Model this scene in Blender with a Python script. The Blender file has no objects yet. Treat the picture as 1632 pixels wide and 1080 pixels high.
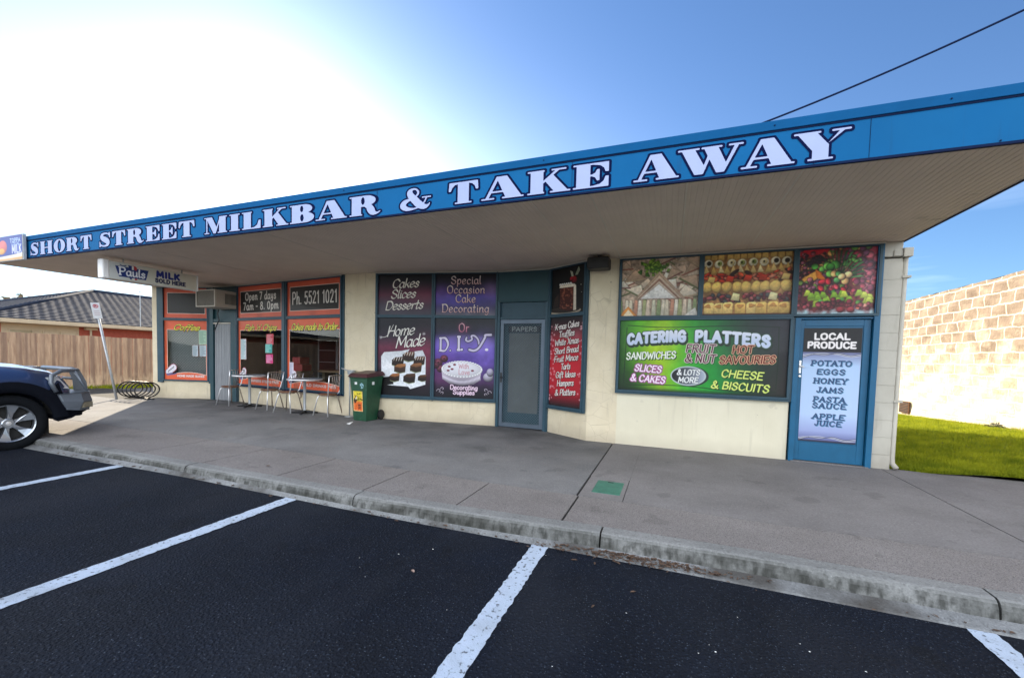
import bpy, bmesh, math, random
import numpy as np
from mathutils import Vector, Matrix
R = math.radians
random.seed(7); rng = np.random.default_rng(7)
scene = bpy.context.scene
COL = scene.collection
W0 = 1632.0
# ------------------------------------------------------------------ camera
CZ = 1.52
cam_d = bpy.data.cameras.new('camera'); cam = bpy.data.objects.new('camera', cam_d); COL.objects.link(cam)
pit, rol, yaw = R(-2.688), R(1.461), R(-20.831)
f_ = Vector((math.sin(yaw)*math.cos(pit), math.cos(yaw)*math.cos(pit), math.sin(pit)))
rt = Vector((math.cos(yaw), -math.sin(yaw), 0)); up = rt.cross(f_)
r2 = math.cos(rol)*rt + math.sin(rol)*up; u2 = -math.sin(rol)*rt + math.cos(rol)*up
cam.matrix_world = Matrix((( r2.x, u2.x, -f_.x, 0), (r2.y, u2.y, -f_.y, 0), (r2.z, u2.z, -f_.z, CZ), (0, 0, 0, 1)))
cam_d.sensor_width = 36; cam_d.lens = 660.65/W0*36; cam_d.shift_y = (600.4-540)/W0
cam_d.clip_start = 0.05; cam_d.clip_end = 3000
scene.camera = cam
# ------------------------------------------------------------------ world, sun, exposure
SUN_AZ, SUN_EL = R(-51.5), R(26)
sunv = Vector((math.sin(SUN_AZ)*math.cos(SUN_EL), math.cos(SUN_AZ)*math.cos(SUN_EL), math.sin(SUN_EL)))
FILL_CLOUD = 25.0
wd = bpy.data.worlds.new('World'); scene.world = wd; wd.use_nodes = True
nt = wd.node_tree; nt.nodes.clear()
def N(nt, t, **k):
    n = nt.nodes.new(t)
    for a, v in k.items():
        if a == 'i':
            for kk, vv in v.items(): n.inputs[kk].default_value = vv
        else: setattr(n, a, v)
    return n
sky = N(nt, 'ShaderNodeTexSky', sky_type='NISHITA', sun_disc=False)
sky.sun_elevation = SUN_EL; sky.sun_rotation = SUN_AZ; sky.air_density = 1.0; sky.dust_density = 0.35; sky.ozone_density = 3.0; sky.altitude = 50
bg = N(nt, 'ShaderNodeBackground'); bg.inputs['Strength'].default_value = 0.05
wo = N(nt, 'ShaderNodeOutputWorld')
# thin bright haze and cirrus round the sun (part of the sky light, by direction)
tc = N(nt, 'ShaderNodeTexCoord')
dp = N(nt, 'ShaderNodeVectorMath', operation='DOT_PRODUCT'); dp.inputs[1].default_value = sunv
nt.links.new(tc.outputs['Generated'], dp.inputs[0])
ac = N(nt, 'ShaderNodeMath', operation='ARCCOSINE'); nt.links.new(dp.outputs['Value'], ac.inputs[0])
mp = N(nt, 'ShaderNodeMapping'); mp.inputs['Scale'].default_value = (1.2, 1.2, 9)
nt.links.new(tc.outputs['Generated'], mp.inputs[0])
cn = N(nt, 'ShaderNodeTexNoise'); cn.inputs['Scale'].default_value = 1.6; cn.inputs['Detail'].default_value = 5; cn.inputs['Roughness'].default_value = .55
nt.links.new(mp.outputs[0], cn.inputs['Vector'])
# glow = exp(-(angle/s)^2)
m1 = N(nt, 'ShaderNodeMath', operation='DIVIDE'); m1.inputs[1].default_value = .47; 
gd = N(nt, 'ShaderNodeVectorMath', operation='SUBTRACT'); gd.inputs[1].default_value = (sunv.x, sunv.y, sunv.z-.13); nt.links.new(tc.outputs['Generated'], gd.inputs[0])
gs = N(nt, 'ShaderNodeVectorMath', operation='MULTIPLY'); gs.inputs[1].default_value = (1, 1, 2.7); nt.links.new(gd.outputs[0], gs.inputs[0])
gn = N(nt, 'ShaderNodeVectorMath', operation='LENGTH'); nt.links.new(gs.outputs[0], gn.inputs[0]); nt.links.new(gn.outputs['Value'], m1.inputs[0])
m2 = N(nt, 'ShaderNodeMath', operation='POWER'); m2.inputs[1].default_value = 2.0; nt.links.new(m1.outputs[0], m2.inputs[0])
m3 = N(nt, 'ShaderNodeMath', operation='MULTIPLY'); m3.inputs[1].default_value = -1; nt.links.new(m2.outputs[0], m3.inputs[0])
m4 = N(nt, 'ShaderNodeMath', operation='EXPONENT'); nt.links.new(m3.outputs[0], m4.inputs[0])
m5 = N(nt, 'ShaderNodeMath', operation='MULTIPLY'); m5.inputs[1].default_value = 8.0; nt.links.new(m4.outputs[0], m5.inputs[0])
# cirrus streaks
cr = N(nt, 'ShaderNodeValToRGB'); cr.color_ramp.elements[0].position = .50; cr.color_ramp.elements[1].position = .66
nt.links.new(cn.outputs['Fac'], cr.inputs[0])
sz = N(nt, 'ShaderNodeSeparateXYZ'); nt.links.new(tc.outputs['Generated'], sz.inputs[0])
lowz = N(nt, 'ShaderNodeMapRange'); lowz.inputs['From Min'].default_value = .02; lowz.inputs['From Max'].default_value = .36; lowz.inputs['To Min'].default_value = 1; lowz.inputs['To Max'].default_value = 0.0
nt.links.new(sz.outputs['Z'], lowz.inputs['Value'])
m6 = N(nt, 'ShaderNodeMath', operation='MULTIPLY'); nt.links.new(cr.outputs[0], m6.inputs[0]); nt.links.new(lowz.outputs[0], m6.inputs[1])
m7 = N(nt, 'ShaderNodeMath', operation='MULTIPLY'); m7.inputs[1].default_value = 3.4; nt.links.new(m6.outputs[0], m7.inputs[0])
m8 = N(nt, 'ShaderNodeMath', operation='ADD'); nt.links.new(m5.outputs[0], m8.inputs[0]); nt.links.new(m7.outputs[0], m8.inputs[1])
# unseen cloud bank added behind the camera to fill the shaded front with light
cb_ = N(nt, 'ShaderNodeMapRange', interpolation_type='SMOOTHSTEP'); cb_.inputs['From Min'].default_value = .10; cb_.inputs['From Max'].default_value = -.45
vd = N(nt, 'ShaderNodeVectorMath', operation='DOT_PRODUCT'); vd.inputs[1].default_value = (-.10, 1, 0); nt.links.new(tc.outputs['Generated'], vd.inputs[0]); nt.links.new(vd.outputs['Value'], cb_.inputs['Value'])
cr2 = N(nt, 'ShaderNodeValToRGB'); cr2.color_ramp.elements[0].position = .38; cr2.color_ramp.elements[1].position = .55; cr2.color_ramp.elements[0].color = (.25, .25, .25, 1)
cn2 = N(nt, 'ShaderNodeTexNoise'); cn2.inputs['Scale'].default_value = 2.2; cn2.inputs['Detail'].default_value = 7; nt.links.new(tc.outputs['Generated'], cn2.inputs['Vector']); nt.links.new(cn2.outputs['Fac'], cr2.inputs[0])
c1_ = N(nt, 'ShaderNodeMath', operation='MULTIPLY'); nt.links.new(cb_.outputs[0], c1_.inputs[0]); nt.links.new(cr2.outputs[0], c1_.inputs[1])
c2_ = N(nt, 'ShaderNodeMath', operation='MULTIPLY'); c2_.inputs[1].default_value = FILL_CLOUD; nt.links.new(c1_.outputs[0], c2_.inputs[0])
m9 = N(nt, 'ShaderNodeMath', operation='ADD'); nt.links.new(m8.outputs[0], m9.inputs[0]); nt.links.new(c2_.outputs[0], m9.inputs[1]); m8 = m9
gl = N(nt, 'ShaderNodeVectorMath', operation='SCALE'); gl.inputs[0].default_value = (1.0, .985, .93); nt.links.new(m8.outputs[0], gl.inputs['Scale'])
tn = N(nt, 'ShaderNodeVectorMath', operation='MULTIPLY'); tn.inputs[1].default_value = (.95, 1.18, 1.42); nt.links.new(sky.outputs[0], tn.inputs[0])
ad = N(nt, 'ShaderNodeVectorMath', operation='ADD'); nt.links.new(tn.outputs[0], ad.inputs[0]); nt.links.new(gl.outputs[0], ad.inputs[1])
nt.links.new(ad.outputs[0], bg.inputs['Color']); nt.links.new(bg.outputs[0], wo.inputs[0])
sl = bpy.data.lights.new('sun', 'SUN'); sl.energy = 4.0; sl.angle = R(.5); sl.color = (1, .86, .65)
so = bpy.data.objects.new('sun', sl); COL.objects.link(so); so.rotation_euler = sunv.to_track_quat('Z', 'Y').to_euler()
scene.view_settings.view_transform = 'Standard'; scene.view_settings.look = 'None'; scene.view_settings.gamma = 1
scene.view_settings.exposure = 1.5
scene.cycles.max_bounces = 8; scene.cycles.transparent_max_bounces = 24; scene.cycles.use_denoising = True

# ------------------------------------------------------------------ materials
def s2l(c):
    c = np.asarray(c, float); return np.where(c <= .04045, c/12.92, ((c+.055)/1.055)**2.4)
def H(h): return tuple(s2l([int(h[i:i+2], 16)/255 for i in (0, 2, 4)]))
def mat(name, base, rough=.6, metal=0, var=.12, vs=3.0, bump=0, bs=60, base2=None, spec=None, coat=0, det=6, stretch=(1, 1, 1), bd=.01):
    m = bpy.data.materials.new(name); m.use_nodes = True; t = m.node_tree
    p = t.nodes['Principled BSDF']; p.inputs['Roughness'].default_value = rough; p.inputs['Metallic'].default_value = metal
    if spec is not None: p.inputs['Specular IOR Level'].default_value = spec
    p.inputs['Coat Weight'].default_value = coat
    c = N(t, 'ShaderNodeTexCoord'); mp = N(t, 'ShaderNodeMapping'); mp.inputs['Scale'].default_value = stretch
    t.links.new(c.outputs['Object'], mp.inputs[0])
    n = N(t, 'ShaderNodeTexNoise'); n.inputs['Scale'].default_value = vs; n.inputs['Detail'].default_value = det; n.inputs['Roughness'].default_value = .62
    t.links.new(mp.outputs[0], n.inputs['Vector'])
    r = N(t, 'ShaderNodeValToRGB'); r.color_ramp.elements[0].position = .3; r.color_ramp.elements[1].position = .7
    b = np.array(base); b2 = np.array(base2) if base2 is not None else b*(1+var)
    if base2 is None: b = b*(1-var)
    r.color_ramp.elements[0].color = (*b, 1); r.color_ramp.elements[1].color = (*np.clip(b2, 0, 1), 1)
    t.links.new(n.outputs['Fac'], r.inputs[0]); t.links.new(r.outputs[0], p.inputs['Base Color'])
    if bump:
        n2 = N(t, 'ShaderNodeTexNoise'); n2.inputs['Scale'].default_value = bs; n2.inputs['Detail'].default_value = 5
        t.links.new(mp.outputs[0], n2.inputs['Vector'])
        bp = N(t, 'ShaderNodeBump'); bp.inputs['Strength'].default_value = bump; bp.inputs['Distance'].default_value = bd
        t.links.new(n2.outputs['Fac'], bp.inputs['Height']); t.links.new(bp.outputs[0], p.inputs['Normal'])
    m['_r'] = 1
    return m
def nodes_of(m):
    t = m.node_tree; return t, t.nodes['Principled BSDF']
def over(m, fac_builder, color, keep=None):
    """mix a colour over the current base colour with a factor socket made by fac_builder(tree, objcoord)"""
    t, p = nodes_of(m); src = p.inputs['Base Color'].links[0].from_socket
    c = next(n for n in t.nodes if n.type == 'TEX_COORD')
    fac = fac_builder(t, c.outputs['Object'])
    mx = N(t, 'ShaderNodeMix', data_type='RGBA'); t.links.new(fac, mx.inputs[0]); t.links.new(src, mx.inputs[6]); mx.inputs[7].default_value = (*color, 1)
    t.links.new(mx.outputs[2], p.inputs['Base Color']); return m
def f_noise(scale, lo, hi, amt=1.0, stretch=(1, 1, 1), det=4, off=(0, 0, 0)):
    def b(t, co):
        mp = N(t, 'ShaderNodeMapping'); mp.inputs['Scale'].default_value = stretch; mp.inputs['Location'].default_value = off; t.links.new(co, mp.inputs[0])
        n = N(t, 'ShaderNodeTexNoise'); n.inputs['Scale'].default_value = scale; n.inputs['Detail'].default_value = det; t.links.new(mp.outputs[0], n.inputs['Vector'])
        r = N(t, 'ShaderNodeMapRange'); r.inputs['From Min'].default_value = lo; r.inputs['From Max'].default_value = hi; r.inputs['To Max'].default_value = amt; r.clamp = True
        t.links.new(n.outputs['Fac'], r.inputs['Value']); return r.outputs[0]
    return b
def f_vor(scale, lo, hi, amt=1.0, feature='F1', stretch=(1, 1, 1), rand=1.0):
    def b(t, co):
        mp = N(t, 'ShaderNodeMapping'); mp.inputs['Scale'].default_value = stretch; t.links.new(co, mp.inputs[0])
        n = N(t, 'ShaderNodeTexVoronoi', feature=feature); n.inputs['Scale'].default_value = scale; n.inputs['Randomness'].default_value = rand; t.links.new(mp.outputs[0], n.inputs['Vector'])
        r = N(t, 'ShaderNodeMapRange'); r.inputs['From Min'].default_value = lo; r.inputs['From Max'].default_value = hi; r.inputs['To Min'].default_value = amt; r.inputs['To Max'].default_value = 0; r.clamp = True
        t.links.new(n.outputs['Distance'], r.inputs['Value']); return r.outputs[0]
    return b
def mulf(a, b_):
    def b(t, co):
        m = N(t, 'ShaderNodeMath', operation='MULTIPLY'); t.links.new(a(t, co), m.inputs[0]); t.links.new(b_(t, co), m.inputs[1]); return m.outputs[0]
    return b
def f_range(axis, lo, hi, a0=0., a1=1., wob=0, ws=3):
    def b(t, co):
        s = N(t, 'ShaderNodeSeparateXYZ'); t.links.new(co, s.inputs[0]); o = s.outputs[axis]
        if wob:
            n = N(t, 'ShaderNodeTexNoise'); n.inputs['Scale'].default_value = ws; n.inputs['Detail'].default_value = 6; t.links.new(co, n.inputs['Vector'])
            q = N(t, 'ShaderNodeMath', operation='MULTIPLY_ADD'); q.inputs[1].default_value = wob; t.links.new(n.outputs['Fac'], q.inputs[0]); t.links.new(o, q.inputs[2]); o = q.outputs[0]
        r = N(t, 'ShaderNodeMapRange'); r.inputs['From Min'].default_value = lo; r.inputs['From Max'].default_value = hi; r.inputs['To Min'].default_value = a0; r.inputs['To Max'].default_value = a1; r.clamp = True
        t.links.new(o, r.inputs['Value']); return r.outputs[0]
    return b
def f_side(lo=.9, hi=.4):
    def b(t, co):
        gn_ = N(t, 'ShaderNodeNewGeometry'); s = N(t, 'ShaderNodeSeparateXYZ'); t.links.new(gn_.outputs['True Normal'], s.inputs[0])
        r = N(t, 'ShaderNodeMapRange'); r.inputs['From Min'].default_value = lo; r.inputs['From Max'].default_value = hi; r.clamp = True; t.links.new(s.outputs[2], r.inputs['Value']); return r.outputs[0]
    return b
def add_bump(m, node_fn, strength=.4, dist=.01, invert=False):
    t, p = nodes_of(m); c = next(n for n in t.nodes if n.type == 'TEX_COORD')
    h = node_fn(t, c.outputs['Object'])
    bp = N(t, 'ShaderNodeBump'); bp.inputs['Strength'].default_value = strength; bp.inputs['Distance'].default_value = dist; bp.invert = invert
    t.links.new(h, bp.inputs['Height'])
    if p.inputs['Normal'].links: t.links.new(p.inputs['Normal'].links[0].from_socket, bp.inputs['Normal'])
    t.links.new(bp.outputs[0], p.inputs['Normal']); return m

M = {}
# asphalt
a = mat('asphalt', (.0030, .0058, .0135), .85, var=.4, vs=1.3, bump=1, bs=90, spec=.2, bd=.008)
over(a, f_noise(.55, .45, .75, .35), (.024, .027, .033)); over(a, f_vor(48, .13, .27, .65), (.030, .044, .072)); over(a, f_vor(31, .06, .13, .9), (.10, .125, .165)); over(a, f_noise(75, .54, .62, .9), (.0015, .0025, .006)); over(a, f_vor(40, .05, .12, .9), (.085, .10, .13)); over(a, f_noise(.8, .48, .70, .55, stretch=(1.6, .6, 1), off=(7, 2, 0), det=7), (.016, .019, .027)); over(a, f_noise(2.4, .64, .7, .6, off=(1, 5, 0)), (.003, .004, .007)); over(a, f_noise(.9, .58, .75, .55, off=(3, 1, 0)), (.005, .006, .010))
over(a, f_vor(16, .035, .05, .8), (.13, .13, .12)); M['asphalt'] = add_bump(a, f_vor(48, 0, .6), .6, .010)
def concrete(name, b1, b2, agg=0.):
    c = mat(name, b1, .88, base2=b2, vs=1.4, bump=.35, bs=90, spec=.2, det=9)
    over(c, f_noise(.7, .5, .8, .35, stretch=(1, 2.5, 1)), tuple(np.array(b1)*.45)); over(c, f_noise(70, .48, .70, .45, det=6), tuple(np.array(b1)*.5)); over(c, f_noise(52, .55, .72, .35, off=(4, 4, 0)), tuple(np.minimum(np.array(b2)*1.5, .9))); over(c, f_noise(2.6, .63, .66, .28, det=8), tuple(np.array(b1)*.5)); over(c, f_vor(1.7, .015, .03, .6), tuple(np.array(b1)*.3))
    over(c, f_noise(5, .55, .8, .15), tuple(np.array(b2)*1.1))
    over(c, f_vor(9, .02, .05, .7), (.03, .028, .025))
    if agg: over(c, f_vor(75, .18, .36, agg), (.045, .042, .045)); over(c, f_vor(88, .15, .3, agg*.7), (.36, .33, .30)); add_bump(c, f_vor(80, 0, .5), .5, .004)
    return c
M['conc'] = concrete('smooth_concrete', (.135, .136, .143), (.205, .205, .21))
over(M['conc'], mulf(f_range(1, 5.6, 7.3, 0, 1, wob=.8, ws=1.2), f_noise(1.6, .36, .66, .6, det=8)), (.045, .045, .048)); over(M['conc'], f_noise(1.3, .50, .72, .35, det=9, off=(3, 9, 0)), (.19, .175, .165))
M['conc_b'] = concrete('brown_grey_concrete', (.155, .148, .15), (.215, .207, .21))
M['agg'] = concrete('exposed_aggregate', (.175, .162, .16), (.225, .212, .21), agg=.75)
M['lane'] = concrete('pale_concrete', (.24, .21, .175), (.33, .30, .25))
M['kerb'] = concrete('kerb_concrete', (.17, .175, .175), (.25, .255, .255))
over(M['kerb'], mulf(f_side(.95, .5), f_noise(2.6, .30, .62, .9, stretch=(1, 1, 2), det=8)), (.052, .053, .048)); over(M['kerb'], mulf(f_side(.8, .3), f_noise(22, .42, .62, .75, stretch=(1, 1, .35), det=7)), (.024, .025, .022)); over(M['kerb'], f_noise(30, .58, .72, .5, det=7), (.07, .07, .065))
M['gutter'] = concrete('gutter_concrete', (.12, .125, .13), (.24, .25, .26))
over(M['gutter'], f_noise(1.7, .48, .62, .8), (.045, .04, .035))
lp = mat('line_paint', (.42, .50, .62), .7, var=.08, vs=9, bump=.5, bs=150); over(lp, f_noise(38, .58, .66, .85, det=6), (.05, .055, .07)); over(lp, f_noise(3.5, .52, .75, .6), (.25, .28, .32)); M['paint'] = lp
M['dark'] = mat('dark_gap', (.02, .019, .018), .95)
M['grassbase'] = mat('lawn_soil', (.035, .06, .012), .95, vs=4, base2=(.07, .10, .02))
M['dirt'] = mat('dirt', (.16, .11, .07), .95, vs=2, base2=(.24, .18, .12), bump=.4, bs=40)
M['ground'] = mat('ground_far', (.07, .075, .045), .95, vs=.05, base2=(.12, .11, .07))
# masonry
def crazy(name):
    c = mat(name, (.63, .54, .38), .75, base2=(.73, .645, .48), vs=2.2, bump=.35, bs=30, spec=.3)
    over(c, mulf(f_vor(4.1, .0, .014, .55, 'DISTANCE_TO_EDGE'), f_noise(2.2, .42, .6)), (.34, .28, .19))
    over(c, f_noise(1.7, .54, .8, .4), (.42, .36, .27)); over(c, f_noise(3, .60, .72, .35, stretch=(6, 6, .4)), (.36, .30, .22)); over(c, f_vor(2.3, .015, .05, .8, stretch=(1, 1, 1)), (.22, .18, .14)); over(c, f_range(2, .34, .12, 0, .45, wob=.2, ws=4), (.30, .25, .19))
    over(c, mulf(f_noise(2.6, .70, .715, .9, det=3), f_range(2, 1.3, .9)), (.24, .17, .12))
    return add_bump(c, f_vor(4.1, 0, .022, 1, 'DISTANCE_TO_EDGE'), .35, .006, True)
M['crazy'] = crazy('painted_crazy_stone')
c = mat('smooth_painted_wall', (.65, .60, .455), .7, base2=(.73, .68, .53), vs=1.5, bump=.1, bs=80)
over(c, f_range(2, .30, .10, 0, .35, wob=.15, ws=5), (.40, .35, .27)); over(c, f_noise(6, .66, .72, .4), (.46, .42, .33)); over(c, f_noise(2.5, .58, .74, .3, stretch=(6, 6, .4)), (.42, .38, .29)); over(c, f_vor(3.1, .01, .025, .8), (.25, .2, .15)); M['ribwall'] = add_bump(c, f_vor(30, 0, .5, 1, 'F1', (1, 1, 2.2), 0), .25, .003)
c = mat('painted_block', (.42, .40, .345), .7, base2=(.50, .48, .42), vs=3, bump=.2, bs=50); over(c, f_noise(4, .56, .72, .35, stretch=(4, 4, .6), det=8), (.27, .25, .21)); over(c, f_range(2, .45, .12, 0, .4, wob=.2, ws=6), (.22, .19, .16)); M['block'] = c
M['render'] = mat('plain_render', (.46, .42, .35), .8, vs=2)
M['blue'] = mat('blue_trim_paint', (.026, .066, .095), .45, var=.15, vs=4, spec=.4)
M['bluedoor'] = mat('bright_blue_paint', (.006, .10, .21), .42, var=.12, vs=3, spec=.4)
M['teal'] = mat('teal_panel', (.010, .052, .068), .55, var=.12, vs=3)
c = mat('fascia_blue', (.0015, .098, .265), .7, var=.07, vs=1.2, spec=.12); over(c, f_noise(1.6, .52, .75, .35, stretch=(1, 1, .6), det=8), (.008, .125, .29)); over(c, f_noise(3, .60, .72, .3, stretch=(7, 1, .35), det=5), (.012, .06, .15)); M['fascia'] = add_bump(c, f_noise(1.2, .3, .7, stretch=(1, 1, .5)), .12, .02)
M['fasciatop'] = mat('fascia_capping', (.002, .078, .22), .75, var=.1, vs=2, spec=.1)
M['navy'] = mat('navy_line', (.004, .012, .048), .8, spec=.1)
M['navyletter'] = mat('navy_outline', (.003, .007, .042), .85, spec=.05)
M['letter'] = mat('pale_letter', (.31, .37, .60), .7, var=.05, vs=3)
c = mat('soffit_sheet', (.62, .525, .43), .7, var=.06, vs=2, spec=.3); over(c, mulf(f_noise(2.2, .62, .7, .7, stretch=(1, 3, 1)), f_range(0, 7.4, 7.7)), (.07, .06, .05)); M['soffit'] = c
M['cream'] = mat('cream_trim', (.46, .43, .37), .6, var=.08)
M['screen_frame'] = mat('grey_blue_aluminium', (.10, .13, .17), .4, metal=.4)
M['chrome'] = mat('chrome_tube', (.75, .75, .77), .3, metal=.6, var=.05)
M['rust'] = mat('worn_chrome', (.42, .38, .35), .4, metal=.7, base2=(.30, .20, .14), vs=30)
M['seat'] = mat('brown_seat', (.16, .07, .035), .55, var=.3, vs=12)
M['table'] = mat('grey_table', (.20, .22, .27), .35, var=.15, vs=12)
M['black'] = mat('black_plastic', (.012, .012, .014), .5)
M['blackmetal'] = mat('black_painted_steel', (.02, .02, .022), .45, metal=.3)
c = mat('green_bin_plastic', (.010, .062, .030), .5, var=.25, vs=8); over(c, f_noise(14, .62, .75, .4), (.07, .14, .10)); M['bin'] = c
M['lid'] = mat('maroon_lid', (.055, .015, .018), .45, var=.3, vs=7)
M['white'] = mat('white_plastic', (.72, .72, .72), .45, var=.06)
M['paper'] = mat('paper', (.80, .82, .82), .8, var=.04)
M['signwhite'] = mat('lightbox_white', (.62, .64, .60), .4, var=.08, vs=5)
M['ac'] = mat('ac_casing', (.42, .39, .33), .55, var=.1)
M['acgrille'] = mat('ac_grille', (.20, .18, .155), .6, var=.2, vs=30)
M['galv'] = mat('galvanised', (.40, .42, .44), .45, metal=.6, var=.15, vs=12)
M['green'] = mat('green_cover', (.035, .15, .11), .55, var=.2, vs=10)
M['curtain'] = mat('pvc_strips', (.30, .31, .33), .35, var=.18, vs=6, stretch=(9, 9, .4))
M['orange'] = mat('orange', (.62, .10, .04), .45)
# fence timber
c = mat('fence_timber', (.34, .205, .13), .9, base2=(.62, .43, .28), vs=3.2, stretch=(6, 6, .6), bump=.4, bs=30)
over(c, f_noise(1, .44, .60, .65, stretch=(0, 6.73, 0), det=1), (.19, .115, .085)); over(c, mulf(f_range(2, 1.05, .45, 0, 1, wob=.9, ws=3.5), f_noise(3, .38, .58, .9, stretch=(4, 4, .9))), (.80, .60, .40)); over(c, f_vor(2.6, .02, .05, .7, stretch=(1, 2, 1)), (.07, .045, .03)); M['fence'] = c
c = mat('roof_tile', (.024, .030, .048), .9, base2=(.05, .062, .09), vs=6, spec=.12); M['tile'] = c
M['brickred'] = mat('red_brick', (.30, .062, .035), .85, base2=(.42, .10, .06), vs=10)
M['housecream'] = mat('house_cream', (.52, .42, .28), .8, var=.1)
# limestone wall
def limewall():
    m = mat('limestone_block', (.19, .135, .098), .9, base2=(.33, .25, .18), vs=2.2, bump=.6, bs=18, bd=.02)
    t, p = nodes_of(m); c = next(n for n in t.nodes if n.type == 'TEX_COORD')
    src = p.inputs['Base Color'].links[0].from_socket
    mp = N(t, 'ShaderNodeMapping'); mp.inputs['Rotation'].default_value = (0, 0, 0)
    # wall runs along Y: use (Y, Z)
    s = N(t, 'ShaderNodeSeparateXYZ'); t.links.new(c.outputs['Object'], s.inputs[0]); cb = N(t, 'ShaderNodeCombineXYZ'); t.links.new(s.outputs[1], cb.inputs[0]); t.links.new(s.outputs[2], cb.inputs[1])
    nz = N(t, 'ShaderNodeTexNoise'); nz.inputs['Scale'].default_value = 3.0; nz.inputs['Detail'].default_value = 5; t.links.new(c.outputs['Object'], nz.inputs['Vector'])
    sb = N(t, 'ShaderNodeVectorMath', operation='SUBTRACT'); t.links.new(nz.outputs['Color'], sb.inputs[0]); sb.inputs[1].default_value = (.5, .5, .5)
    sc = N(t, 'ShaderNodeVectorMath', operation='SCALE'); sc.inputs['Scale'].default_value = .10; t.links.new(sb.outputs[0], sc.inputs[0])
    ad = N(t, 'ShaderNodeVectorMath', operation='ADD'); t.links.new(cb.outputs[0], ad.inputs[0]); t.links.new(sc.outputs[0], ad.inputs[1])
    b = N(t, 'ShaderNodeTexBrick'); b.inputs['Scale'].default_value = 1; b.inputs['Brick Width'].default_value = .47; b.inputs['Row Height'].default_value = .275
    b.inputs['Mortar Size'].default_value = .024; b.inputs['Mortar Smooth'].default_value = .9; b.inputs['Color1'].default_value = (0, 0, 0, 1); b.inputs['Color2'].default_value = (1, 1, 1, 1); b.inputs['Mortar'].default_value = (.5, .5, .5, 1)
    t.links.new(ad.outputs[0], b.inputs['Vector'])
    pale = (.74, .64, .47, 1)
    # lime staining per block; the paler lower wall also paints in sun glare
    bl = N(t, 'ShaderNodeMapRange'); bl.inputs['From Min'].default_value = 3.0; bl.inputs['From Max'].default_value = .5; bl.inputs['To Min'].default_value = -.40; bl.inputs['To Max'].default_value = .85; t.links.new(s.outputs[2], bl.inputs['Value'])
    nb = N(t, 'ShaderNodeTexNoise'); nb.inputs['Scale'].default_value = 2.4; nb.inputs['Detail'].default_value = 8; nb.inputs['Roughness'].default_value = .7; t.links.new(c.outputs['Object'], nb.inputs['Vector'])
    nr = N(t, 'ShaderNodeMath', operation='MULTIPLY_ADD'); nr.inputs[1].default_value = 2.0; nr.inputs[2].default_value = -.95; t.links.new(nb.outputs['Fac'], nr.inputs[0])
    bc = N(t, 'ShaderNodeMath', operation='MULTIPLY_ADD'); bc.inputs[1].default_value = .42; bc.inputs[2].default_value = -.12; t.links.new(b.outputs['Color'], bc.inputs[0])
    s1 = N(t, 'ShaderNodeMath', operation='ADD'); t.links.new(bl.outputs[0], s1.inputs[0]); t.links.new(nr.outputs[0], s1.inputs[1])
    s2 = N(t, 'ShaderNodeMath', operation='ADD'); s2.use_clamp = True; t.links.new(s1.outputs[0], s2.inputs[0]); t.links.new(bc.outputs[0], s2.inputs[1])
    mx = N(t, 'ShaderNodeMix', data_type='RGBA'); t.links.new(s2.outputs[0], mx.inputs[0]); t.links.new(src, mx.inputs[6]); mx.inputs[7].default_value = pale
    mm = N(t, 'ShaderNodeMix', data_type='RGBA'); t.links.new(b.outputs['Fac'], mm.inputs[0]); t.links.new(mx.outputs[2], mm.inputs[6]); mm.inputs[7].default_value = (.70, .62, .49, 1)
    t.links.new(mm.outputs[2], p.inputs['Base Color'])
    add_bump(m, lambda tt, co: b.outputs['Fac'], .5, .015, True)
    return m
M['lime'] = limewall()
def glass(name, tint=(.9, .95, .95), refl=.12):
    m = bpy.data.materials.new(name); m.use_nodes = True; t = m.node_tree; t.nodes.clear()
    o = N(t, 'ShaderNodeOutputMaterial'); mx = N(t, 'ShaderNodeMixShader'); tr = N(t, 'ShaderNodeBsdfTransparent'); g = N(t, 'ShaderNodeBsdfGlossy')
    tr.inputs[0].default_value = (*tint, 1); g.inputs['Roughness'].default_value = .01
    fr = N(t, 'ShaderNodeFresnel'); fr.inputs['IOR'].default_value = 1.5; a_ = N(t, 'ShaderNodeMath', operation='ADD'); a_.inputs[1].default_value = refl; a_.use_clamp = True
    t.links.new(fr.outputs[0], a_.inputs[0]); t.links.new(a_.outputs[0], mx.inputs[0]); t.links.new(tr.outputs[0], mx.inputs[1]); t.links.new(g.outputs[0], mx.inputs[2]); t.links.new(mx.outputs[0], o.inputs[0]); return m
M['glass'] = glass('window_glass', refl=.0)
def vcol(name, rough=.5, coat=.06):
    m = bpy.data.materials.new(name); m.use_nodes = True; t = m.node_tree; p = t.nodes['Principled BSDF']
    a_ = N(t, 'ShaderNodeAttribute'); a_.attribute_name = 'print'; t.links.new(a_.outputs['Color'], p.inputs['Base Color']); p.inputs['Roughness'].default_value = rough; p.inputs['Coat Weight'].default_value = coat
    p.inputs['Specular IOR Level'].default_value = .35
    return m
M['print'] = vcol('printed_vinyl')

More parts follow.
